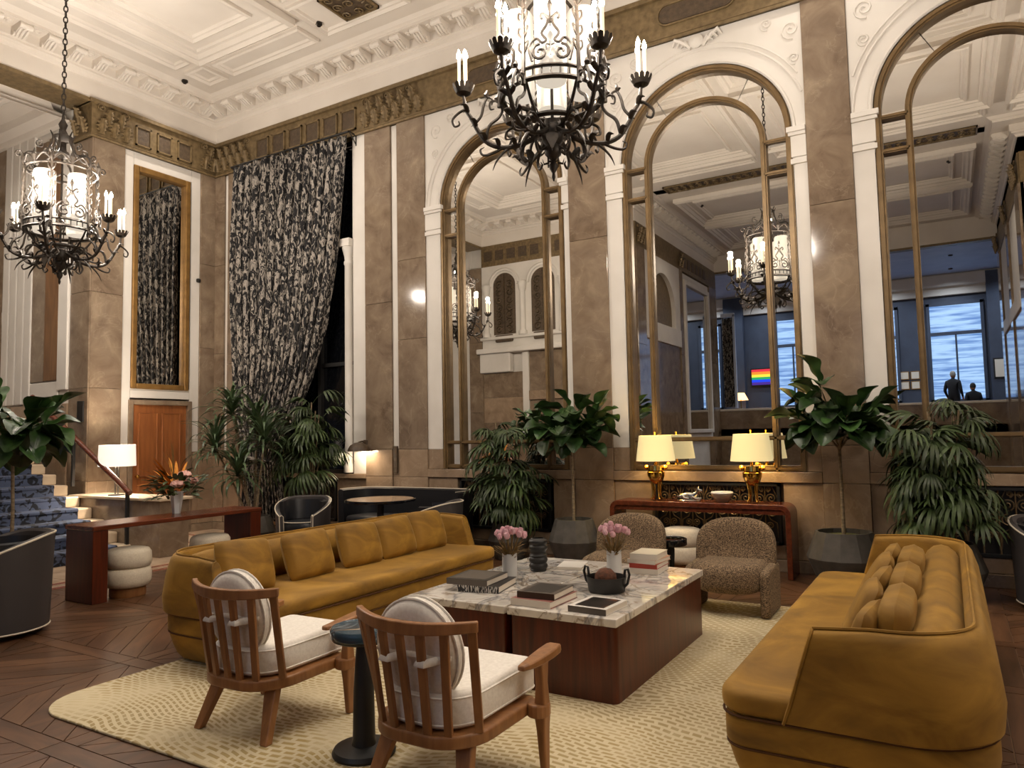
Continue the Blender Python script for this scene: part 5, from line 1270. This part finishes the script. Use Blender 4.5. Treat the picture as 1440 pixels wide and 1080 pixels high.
# reclining silver figure and stone bowl
t = thing('figurine', 'small silver reclining animal figurine on the console table', 'figurine', (8.72, -.32, .766))
mb = MB().lathe([(.002, 0), (.09, .0), (.095, .01), (.085, .018), (.002, .02)], 20); mb.v = [(x*1.5, y*.8, z) for x, y, z in mb.v]; mb.build('stand', 'silver', t, smooth=True)
mb = MB().tube([(-.13, 0, .05), (-.08, 0, .055), (0, 0, .06), (.06, 0, .06), (.1, 0, .09), (.115, 0, .12)], [.012, .03, .042, .038, .025, .028], 10)
mb.tube([(.115, 0, .12), (.16, 0, .115)], [.026, .012], 8); mb.tube([(.11, .018, .135), (.112, .024, .165)], [.01, .002], 6); mb.tube([(.11, -.018, .135), (.112, -.024, .165)], [.01, .002], 6)
for s in (-1, 1): mb.tube([(.05, s*.03, .05), (.1, s*.04, .03), (.14, s*.04, .03)], [.016, .012, .01], 6); mb.tube([(-.05, s*.035, .05), (-.02, s*.05, .032), (.02, s*.05, .03)], [.02, .014, .01], 6)
mb.tube([(-.12, 0, .05), (-.17, .01, .04), (-.19, .03, .035)], [.01, .007, .004], 6); mb.build('body', 'silver', t, smooth=True)
t = thing('stone_bowl', 'small white-rimmed stone bowl on the console table', 'bowl', (9.10, -.32, .766))
MB().lathe([(.002, 0), (.06, 0), (.08, .02), (.115, .07), (.12, .1), (.1, .095), (.07, .04), (.002, .035)], 14).build('bowl', 'marble_beige', t, smooth=30); MB().lathe([(.117, .09), (.124, .1), (.118, .112), (.1, .105), (.1, .093)], 14).build('rim', 'white_ceramic', t, smooth=True)

# ---- flower arrangement on the bench
t = thing('flower_arrangement', 'white faceted vase of peach roses and orange grasses on the bench table', 'vase', (3.80, -3.33, .746))
MB().lathe([(.002, 0), (.042, 0), (.075, .24), (.068, .24), (.04, .02), (.002, .02)], 6).build('vase', 'white_ceramic', t)
rnd = random.Random(3)
lf = blade(.12, .045, .5, 'palm_leaf'); og = blade(.30, .03, .3, 'orange_bloom', 'grass_plume'); tl = blade(.5, .012, .15, 'dry_leaf', 'dry_blade')
for k in range(150):
    a = rnd.uniform(0, 6.28); r = .26*math.sqrt(rnd.random()); z = rnd.uniform(.22, .46)-r*.25
    link('leaf', lf, t, (r*math.cos(a), r*math.sin(a), z), (rnd.uniform(-.2, 1.1), rnd.uniform(-.5, .5), a-PI/2), rnd.uniform(.8, 1.4))
for k in range(40):
    a = rnd.uniform(2.0, 5.0); link('grass_plume', og, t, (.06*math.cos(a), .06*math.sin(a), .30), (rnd.uniform(.1, 1.1), 0, a-PI/2), rnd.uniform(.9, 1.5))
for k in range(10):
    a = rnd.uniform(0, 6.28); link('dry_blade', tl, t, (.03*math.cos(a), .03*math.sin(a), .30), (rnd.uniform(1.15, 1.45), 0, a), rnd.uniform(.8, 1.15))
for (x_, y_, z_) in ((.16, -.10, .34), (.17, -.02, .44), (.05, .16, .36)):
    mb = MB()
    for k in range(16):
        a = k*2.4; r = .012+.0022*k
        mb.tube([(r*.4*math.cos(a), r*.4*math.sin(a), -.02), (r*1.2*math.cos(a), r*1.2*math.sin(a), 0), (r*math.cos(a), r*math.sin(a), .03-.001*k)], [.01, .016, .006], 5)
    mb.build('rose', 'peach_bloom', t, smooth=60, loc=(x_, y_, z_)).scale = (1.4, 1.4, 1.4)
# ---- white lamp on the stair plinth
t = thing('white_lamp', 'table lamp with a glowing white drum shade on the stone plinth by the stairs', 'lamp', (.87, -2.28, .79))
MB().lathe([(.002, 0), (.11, 0), (.11, .015), (.002, .018)], 24).build('base', 'black_matte', t)
for s in (-.035, .035): MB().tube([(s, 0, .015), (s, 0, .48)], .012, 8).build('stem', 'silver', t)
MB().lathe([(.25, .42), (.24, .73)], 36, cap=False).build('shade', 'white_shade', t, smooth=True)
light('lamp_bulb', 'POINT', (0, 0, .58), 85, (1, .84, .66), t, .07)
# ---- brass wall lamp above the banquette
t = thing('wall_lamp', 'brown domed wall lamp shining down the marble above the banquette', 'lamp', (3.62, -.02, 1.40))
MB().lathe([(.17, -.05), (.165, -.02), (.13, .04), (.07, .075), (.004, .085)], 24, (0, -.16, 0), cap=False).build('dome', 'bronze_dark', t, smooth=True)
MB().tube([(0, 0, .06), (0, -.08, .1), (0, -.16, .085)], .012, 7).build('arm', 'bronze_dark', t)
bx('wall_plate', 'bronze_dark', t, -.04, -.02, .0, .04, .0, .12, .006); bx('drop_plate', 'bronze_dark', wall_back, 4.18, -.04, 1.02, 4.24, .0, 1.42, .006)
light('lamp_bulb', 'POINT', (.06, -.15, -.02), 17, (1, .80, .58), t, .05)
# ================================================================== PLANTS
def pot(t, r, h, m='pot_clay', n=12, faceted=True):
    MB().lathe([(.002, 0), (r*.66, 0), (r*.70, .01), (r*.98, h*.48), (r*1.0, h*.52), (r*.74, h), (r*.68, h), (r*.70, h*.9), (r*.6, h*.88)], n).build('pot', m, t, smooth=20 if not faceted else False)
    MB().lathe([(.002, h*.93), (r*.4, h*.94), (r*.71, h*.9)], n, cap=True).build('soil', 'soil', t)
def fig_leaf(seed):
    rnd = random.Random(seed); L = .30; W_ = .20; wv = rnd.uniform(0, 6)
    prof = [.10, .42, .58, .62, .74, .92, 1.0, .96, .74, .12]
    def fn(u, v):
        a = u*2-1; i = v*(len(prof)-1); k = min(int(i), len(prof)-2); ww = (prof[k]+(prof[k+1]-prof[k])*(i-k))*W_/2
        z = .05*abs(a)*ww/W_*4*.5-.10*v*v+.012*math.sin(v*11+wv)*abs(a)
        return (a*ww, v*L, z)
    mb = MB().grid(fn, 6, 12); mb.tube([(0, -.04, 0), (0, .1, .004), (0, .28, -.085)], [.005, .004, .002], 4)
    return mb.mesh('leaf', 'fig_leaf', 180)
FIG = [fig_leaf(i) for i in range(3)]
def fig_tree(label, loc, trunk_h, crown, n, seed, pr=.31, ph=.53):
    t = thing('fig_tree', label, 'plant', loc, 0, 'potted fiddle-leaf fig trees'); rnd = random.Random(seed)
    pot(t, pr, ph)
    z0 = ph*.9; lean = rnd.uniform(-.03, .03)
    MB().tube([(0, 0, z0), (lean, .01, (z0+trunk_h)/2), (lean*1.4, .0, trunk_h)], [.02, .016, .015], 8).build('trunk', 'bark', t, smooth=True)
    rx, rz = crown
    tips = []
    for k in range(6):
        a = k*1.05+rnd.uniform(-.2, .2); rr = rx*rnd.uniform(.35, .55); zz = trunk_h+rz*rnd.uniform(.6, 1.5)
        p = [(lean*1.4, 0, trunk_h-.04), (rr*.45*math.cos(a), rr*.45*math.sin(a), trunk_h+(zz-trunk_h)*.5), (rr*math.cos(a), rr*math.sin(a), zz)]
        MB().tube(p, [.011, .009, .006], 6).build('branch', 'bark', t, smooth=True); tips.append(p)
    for k in range(n):
        p = tips[k % 6]; s = rnd.uniform(.25, 1.0); b = Vector(p[1]).lerp(Vector(p[2]), max(0, s*2-1)) if s > .5 else Vector(p[0]).lerp(Vector(p[1]), s*2)
        a = math.atan2(b.y, b.x)+rnd.uniform(-1.5, 1.5); up = rnd.gauss(.15, .5)
        if loc[1] > -1 and loc[1]+b.y+.36*math.sin(a) > -.10: a = -a if b.y < .3 else -abs(a)
        b = b+Vector((math.cos(a), math.sin(a), 0))*.04; b.y = min(b.y, -loc[1]-.34 if loc[1] > -1 else 9)
        link('leaf', rnd.choice(FIG), t, b, (up, rnd.uniform(-.4, .4), a-PI/2), rnd.uniform(.85, 1.3))
    for k in range(6):    # leaf at each tip
        b = Vector(tips[k][2]); a = math.atan2(b.y, b.x); a = -a if loc[1] > -1 and a > 0 else a; link('leaf', FIG[k % 3], t, b, (rnd.uniform(.7, 1.3), 0, a-PI/2+rnd.uniform(-.4, .4)), rnd.uniform(.9, 1.2))
    return t
fig_tree('fiddle-leaf fig tree in a dark faceted pot near the console lamps', (7.36, -.50, 0), 1.36, (.62, .40), 64, 11)
fig_tree('fiddle-leaf fig tree in a grey faceted pot between the console and the piled sofa', (10.34, -.50, 0), 1.38, (.66, .44), 70, 12, .36, .53)
fig_tree('fiddle-leaf fig tree spreading broad leaves over the tub chair by the stairs', (3.74, -4.98, 0), 1.45, (.66, .40), 66, 18, .3, .5)

def frond(seed, n=9, L=.30, W_=.024, droop=.9, stem=.22):
    rnd = random.Random(seed); mb = MB()
    mb.tube([(0, 0, 0), (0, stem*.5, .05), (0, stem, .06)], [.004, .003, .003], 4)
    for k in range(n):
        a = -1.25+2.5*k/(n-1)+rnd.uniform(-.08, .08); l = L*(1-.25*abs(a)/1.25)*rnd.uniform(.85, 1.1); ca, sa = math.cos(a), math.sin(a)
        def fn(u, v):
            ww = W_/2*(math.sin(PI*min(1, v*.88+.12))**.5)*(u*2-1); d = v*l*math.cos(droop*v*.75)
            z = .06-l*math.sin(droop*v)*v*.75+abs(u*2-1)*.004
            return (sa*d+ca*ww, stem+ca*d-sa*ww, z)
        g = MB().grid(fn, 2, 6); mb.add(g.v, g.f)
    return mb.mesh('frond', 'palm_leaf', 180)
FR = [frond(i, 8+i % 3, .30+.03*i, .030, .8+.2*i) for i in range(4)]
def lady_palm(label, loc, h0, h1, rad, n, seed, pr=.27, ph=.45):
    t = thing('lady_palm', label, 'plant', loc, 0, 'potted bushy palms'); rnd = random.Random(seed)
    pot(t, pr, ph, n=14)
    canes = []
    for k in range(9):
        a = rnd.uniform(0, 6.28); r = rnd.uniform(.02, .12); hh = rnd.uniform(.55, 1)*(h1-.25); q = rnd.uniform(.15, rad*.5)
        p = [(r*math.cos(a), r*math.sin(a), ph*.9), (q*.6*math.cos(a), q*.6*math.sin(a), (ph+hh)/2), (q*math.cos(a), q*math.sin(a), hh)]
        MB().tube(p, .009, 6).build('cane', 'bark', t); canes.append(p)
    for k in range(n):
        p = rnd.choice(canes); s = rnd.random()**.8; b = Vector(p[0]).lerp(Vector(p[1]), s*2) if s < .5 else Vector(p[1]).lerp(Vector(p[2]), s*2-1)
        if b.z < h0: b.z = h0+rnd.uniform(0, (h1-h0)*.5)
        a = rnd.uniform(0, 6.28); sc = rnd.uniform(.8, 1.25)*(rad/.5)
        if loc[1]+b.y+.5*sc*math.cos(a) > -.06: a = PI-a
        link('frond', rnd.choice(FR), t, b, (rnd.uniform(-.35, .75), rnd.uniform(-.3, .3), a), sc)
    return t
lady_palm('bushy dark lady palm in a low pot before the first arch', (6.46, -.52, 0), .55, 2.0, .46, 120, 21)
lady_palm('bushy dark lady palm in a large pot behind the piled sofa', (11.20, -.70, 0), .55, 1.98, .44, 150, 22, .33, .5)
lady_palm('tall feathery green palm beside the drawn curtain', (3.02, -.62, 0), .85, 2.45, .50, 110, 23)

def strap(seed, L=.62):
    rnd = random.Random(seed); dr = rnd.uniform(.9, 1.6)
    def fn(u, v):
        a = u*2-1; ww = .024*(1-v**3)*a*(.6+.4*min(1, v*6)); ang = .2+dr*v*v
        return (ww, L*v*math.cos(dr*v*.62), .25*L*math.sin(v*1.6)-L*.62*v*v*math.sin(dr*.6)+abs(a)*.006)
    return MB().grid(fn, 2, 9).mesh('leaf', 'dracaena_leaf', 180)
ST = [strap(i, .55+.05*i) for i in range(4)]
def dracaena(label, loc, heads, seed):
    t = thing('dracaena', label, 'plant', loc, 0); rnd = random.Random(seed); pot(t, .30, .46, n=14)
    for (dx, dy, z) in heads:
        MB().tube([(dx*.15, dy*.15, .42), (dx*.5, dy*.5, .42+(z-.42)*.45), (dx, dy, z)], [.02, .016, .013], 7).build('stem', 'bark', t, smooth=True)
        for k in range(60):
            a = k*2.4+rnd.uniform(-.2, .2); up = 1.15-1.6*(k/60)
            link('leaf', rnd.choice(ST), t, (dx+.015*math.cos(a), dy+.015*math.sin(a), z-.12+.2*(1-k/60)), (up+rnd.uniform(-.2, .2), 0, a), rnd.uniform(.8, 1.2))
    return t
dracaena('tall arching dracaena with strap leaves behind the far end of the bench table', (2.62, -1.28, 0), [(-.62, .1, 2.0), (-.25, .25, 1.75), (-.55, -.25, 1.45), (.15, .05, 1.55), (-.1, -.2, 1.1)], 31)
# ================================================================== THINGS IN THE RAISED LOUNGE (seen in the mirrors)
t = thing('television', 'wall television showing horizontal rainbow stripes on the blue lounge wall', 'television', (4.95, BY+.02, 3.3))
bx('casing', 'black_matte', t, -.42, 0, 0, .42, .06, .72, .01); bx('screen', 'rainbow_screen', t, -.38, .06, .05, .38, .066, .67)
t = thing('lounge_lamp', 'small orange-shaded lamp glowing in the blue lounge', 'lamp', (4.35, -20.4, BF+.75))
MB().lathe([(.002, 0), (.09, 0), (.09, .02), (.02, .03), (.02, .4), (.002, .4)], 16).build('base', 'gold_polish', t, smooth=True)
plain('orange_shade', S(240, 180, 100), .8, emit=(1, .55, .2, 1), es=4)
MB().lathe([(.28, .38), (.14, .66)], 20, cap=False).build('shade', 'orange_shade', t, smooth=True)
light('lamp_bulb', 'POINT', (0, 0, .5), 15, (1, .6, .25), t, .05)
t = thing('lounge_table', 'dark square side table under the orange lamp in the blue lounge', 'table', (4.35, -20.4, BF))
bx('top', 'mahogany_flat', t, -.3, -.3, .7, .3, .3, .748, .01)
for sx in (-.26, .26):
    for sy in (-.26, .26): bx('leg', 'mahogany_flat', t, sx-.025, sy-.025, 0, sx+.025, sy+.025, .7)
for k, (xx, zz) in enumerate(((9.98, 3.42), (10.32, 3.42), (9.98, 3.06), (10.32, 3.06))):
    t = thing('framed_print', ('upper' if k < 2 else 'lower')+' small framed print on the '+('pier' if k % 2 == 0 else 'window')+' side of the block of four in the lounge', 'picture', (xx, BY, zz), 0, 'framed prints in the lounge')
    bx('frame', 'gilt', t, -.15, 0, -.15, .15, .03, .15, .005); bx('print', 'paper', t, -.12, .03, -.12, .12, .034, .12)
t = thing('wall_picture', 'pale upright picture on the blue pier by the lounge window', 'picture', (12.86, BY+.35, 3.5))
bx('frame', 'black_matte', t, -.17, 0, -.35, .17, .03, .35, .005); bx('print', 'paper', t, -.13, .03, -.3, .13, .035, .3)
t = thing('end_curtain', 'narrow black and white floral curtain hanging at the end of the hall', 'curtain', (4.93, YN-.32, 2.3))
cm = MB().grid(lambda u, v: (-.17+.34*u, .05*math.sin(u*2*PI*3), 3.1-3.05*v), 48, 6).build('cloth', 'curtain_cloth', t, smooth=180)
s_ = cm.modifiers.new('thick', 'SOLIDIFY'); s_.thickness = .01
bx('frame', 'blue_ceiling', t, .19, -.05, 0, .27, .05, 3.2, .01); bx('frame', 'blue_ceiling', t, -.2, -.05, 3.12, .27, .05, 3.25, .01)

def person(name_label, loc, rz, pts, edges, radii, hair, top='cloth_dark'):
    """one continuous skinned body: first vertex is the pelvis"""
    t = thing('person', name_label, 'person', loc, rz, 'people in the lounge')
    me = bpy.data.meshes.new('body'); me.from_pydata(pts, edges, []); me.update()
    o = bpy.data.objects.new('body', me); COL.objects.link(o); o.parent = t; me.materials.append(M[top])
    sk = o.modifiers.new('skin', 'SKIN'); sk.use_smooth_shade = True
    for i, r in enumerate(radii):
        v = me.skin_vertices[0].data[i]; v.radius = (r, r*.8 if i in (1, 2) else r); v.use_root = (i == 0)
    s = o.modifiers.new('sub', 'SUBSURF'); s.levels = 1; s.render_levels = 2
    hd = pts[4]
    head = MB().lathe([(.004, -.12), (.05, -.105), (.07, -.06), (.078, 0), (.076, .05), (.055, .1), (.004, .12)], 14, hd); head.lathe([(.004, -.02), (.014, -.01), (.01, .015), (.003, .03)], 6, (hd[0], hd[1]-.082, hd[2]-.01))
    for sx in (-1, 1): head.lathe([(.003, -.025), (.014, 0), (.003, .025)], 6, (hd[0]+sx*.078, hd[1], hd[2]-.005))
    head.build('head', 'skin', t, smooth=True)
    MB().lathe([(.082, -.03), (.086, .03), (.07, .09), (.04, .122), (.004, .13)], 14, (hd[0], hd[1]+.012, hd[2])).build('hair', hair, t, smooth=True)
    for hp in (pts[8], pts[11]):
        hb = MB(); hb.lathe([(.004, -.05), (.028, -.04), (.032, 0), (.02, .03)], 8, hp)
        for q in range(4): hb.tube([(hp[0]-.02+.013*q, hp[1]-.01, hp[2]-.04), (hp[0]-.02+.013*q, hp[1]-.03, hp[2]-.08), (hp[0]-.018+.012*q, hp[1]-.045, hp[2]-.095)], [.008, .008, .006], 5)
        hb.tube([(hp[0], hp[1]-.03, hp[2]), (hp[0]+.01, hp[1]-.055, hp[2]-.04)], [.009, .006], 5)
        hb.build('hand', 'skin', t, smooth=True)
    return t
ST_P = [(0, 0, .95), (0, .02, 1.15), (0, .02, 1.38), (0, .01, 1.50), (0, -.01, 1.64), (0, 0, 1.52),
        (.19, .02, 1.40), (.26, .05, 1.13), (.24, -.08, .90), (-.19, .02, 1.40), (-.26, .05, 1.13), (-.24, -.08, .90),
        (.10, 0, .90), (.11, -.01, .50), (.11, .03, .08), (-.10, 0, .90), (-.11, -.01, .50), (-.11, .03, .08), (.11, -.12, .04), (-.11, -.12, .04)]
ST_E = [(0, 1), (1, 2), (2, 3), (3, 5), (5, 4), (2, 6), (6, 7), (7, 8), (2, 9), (9, 10), (10, 11), (0, 12), (12, 13), (13, 14), (0, 15), (15, 16), (16, 17), (14, 18), (17, 19)]
ST_R = [.15, .15, .16, .06, .05, .055, .075, .05, .032, .075, .05, .032, .095, .065, .042, .095, .065, .042, .03, .03]
person('grey-haired person in a dark coat standing at the lounge window', (11.47, -19.4, BF), .5, ST_P, ST_E, ST_R, 'hair_grey')
SI_P = [(0, 0, .52), (0, .03, .72), (0, .03, .95), (0, .02, 1.07), (0, 0, 1.21), (0, .01, 1.09),
        (.18, .02, .97), (.24, .02, .70), (.14, -.22, .62), (-.18, .02, .97), (-.24, .02, .70), (-.14, -.22, .62),
        (.10, -.05, .50), (.11, -.42, .50), (.11, -.42, .08), (-.10, -.05, .50), (-.11, -.42, .50), (-.11, -.42, .08), (.11, -.54, .04), (-.11, -.54, .04)]
person('dark-haired person in dark clothes sitting beside the standing person in the lounge', (12.0, -19.2, BF), -.4, SI_P, ST_E, ST_R, 'hair_dark')
t = thing('lounge_stool', 'dark upholstered lounge seat under the sitting person', 'stool', (12.0, -19.2, BF), -.4)
MB().lathe([(.002, 0), (.2, 0), (.22, .02), (.24, .2), (.24, .36), (.22, .4), (.002, .4)], 24).build('seat', 'black_leather', t, smooth=True)
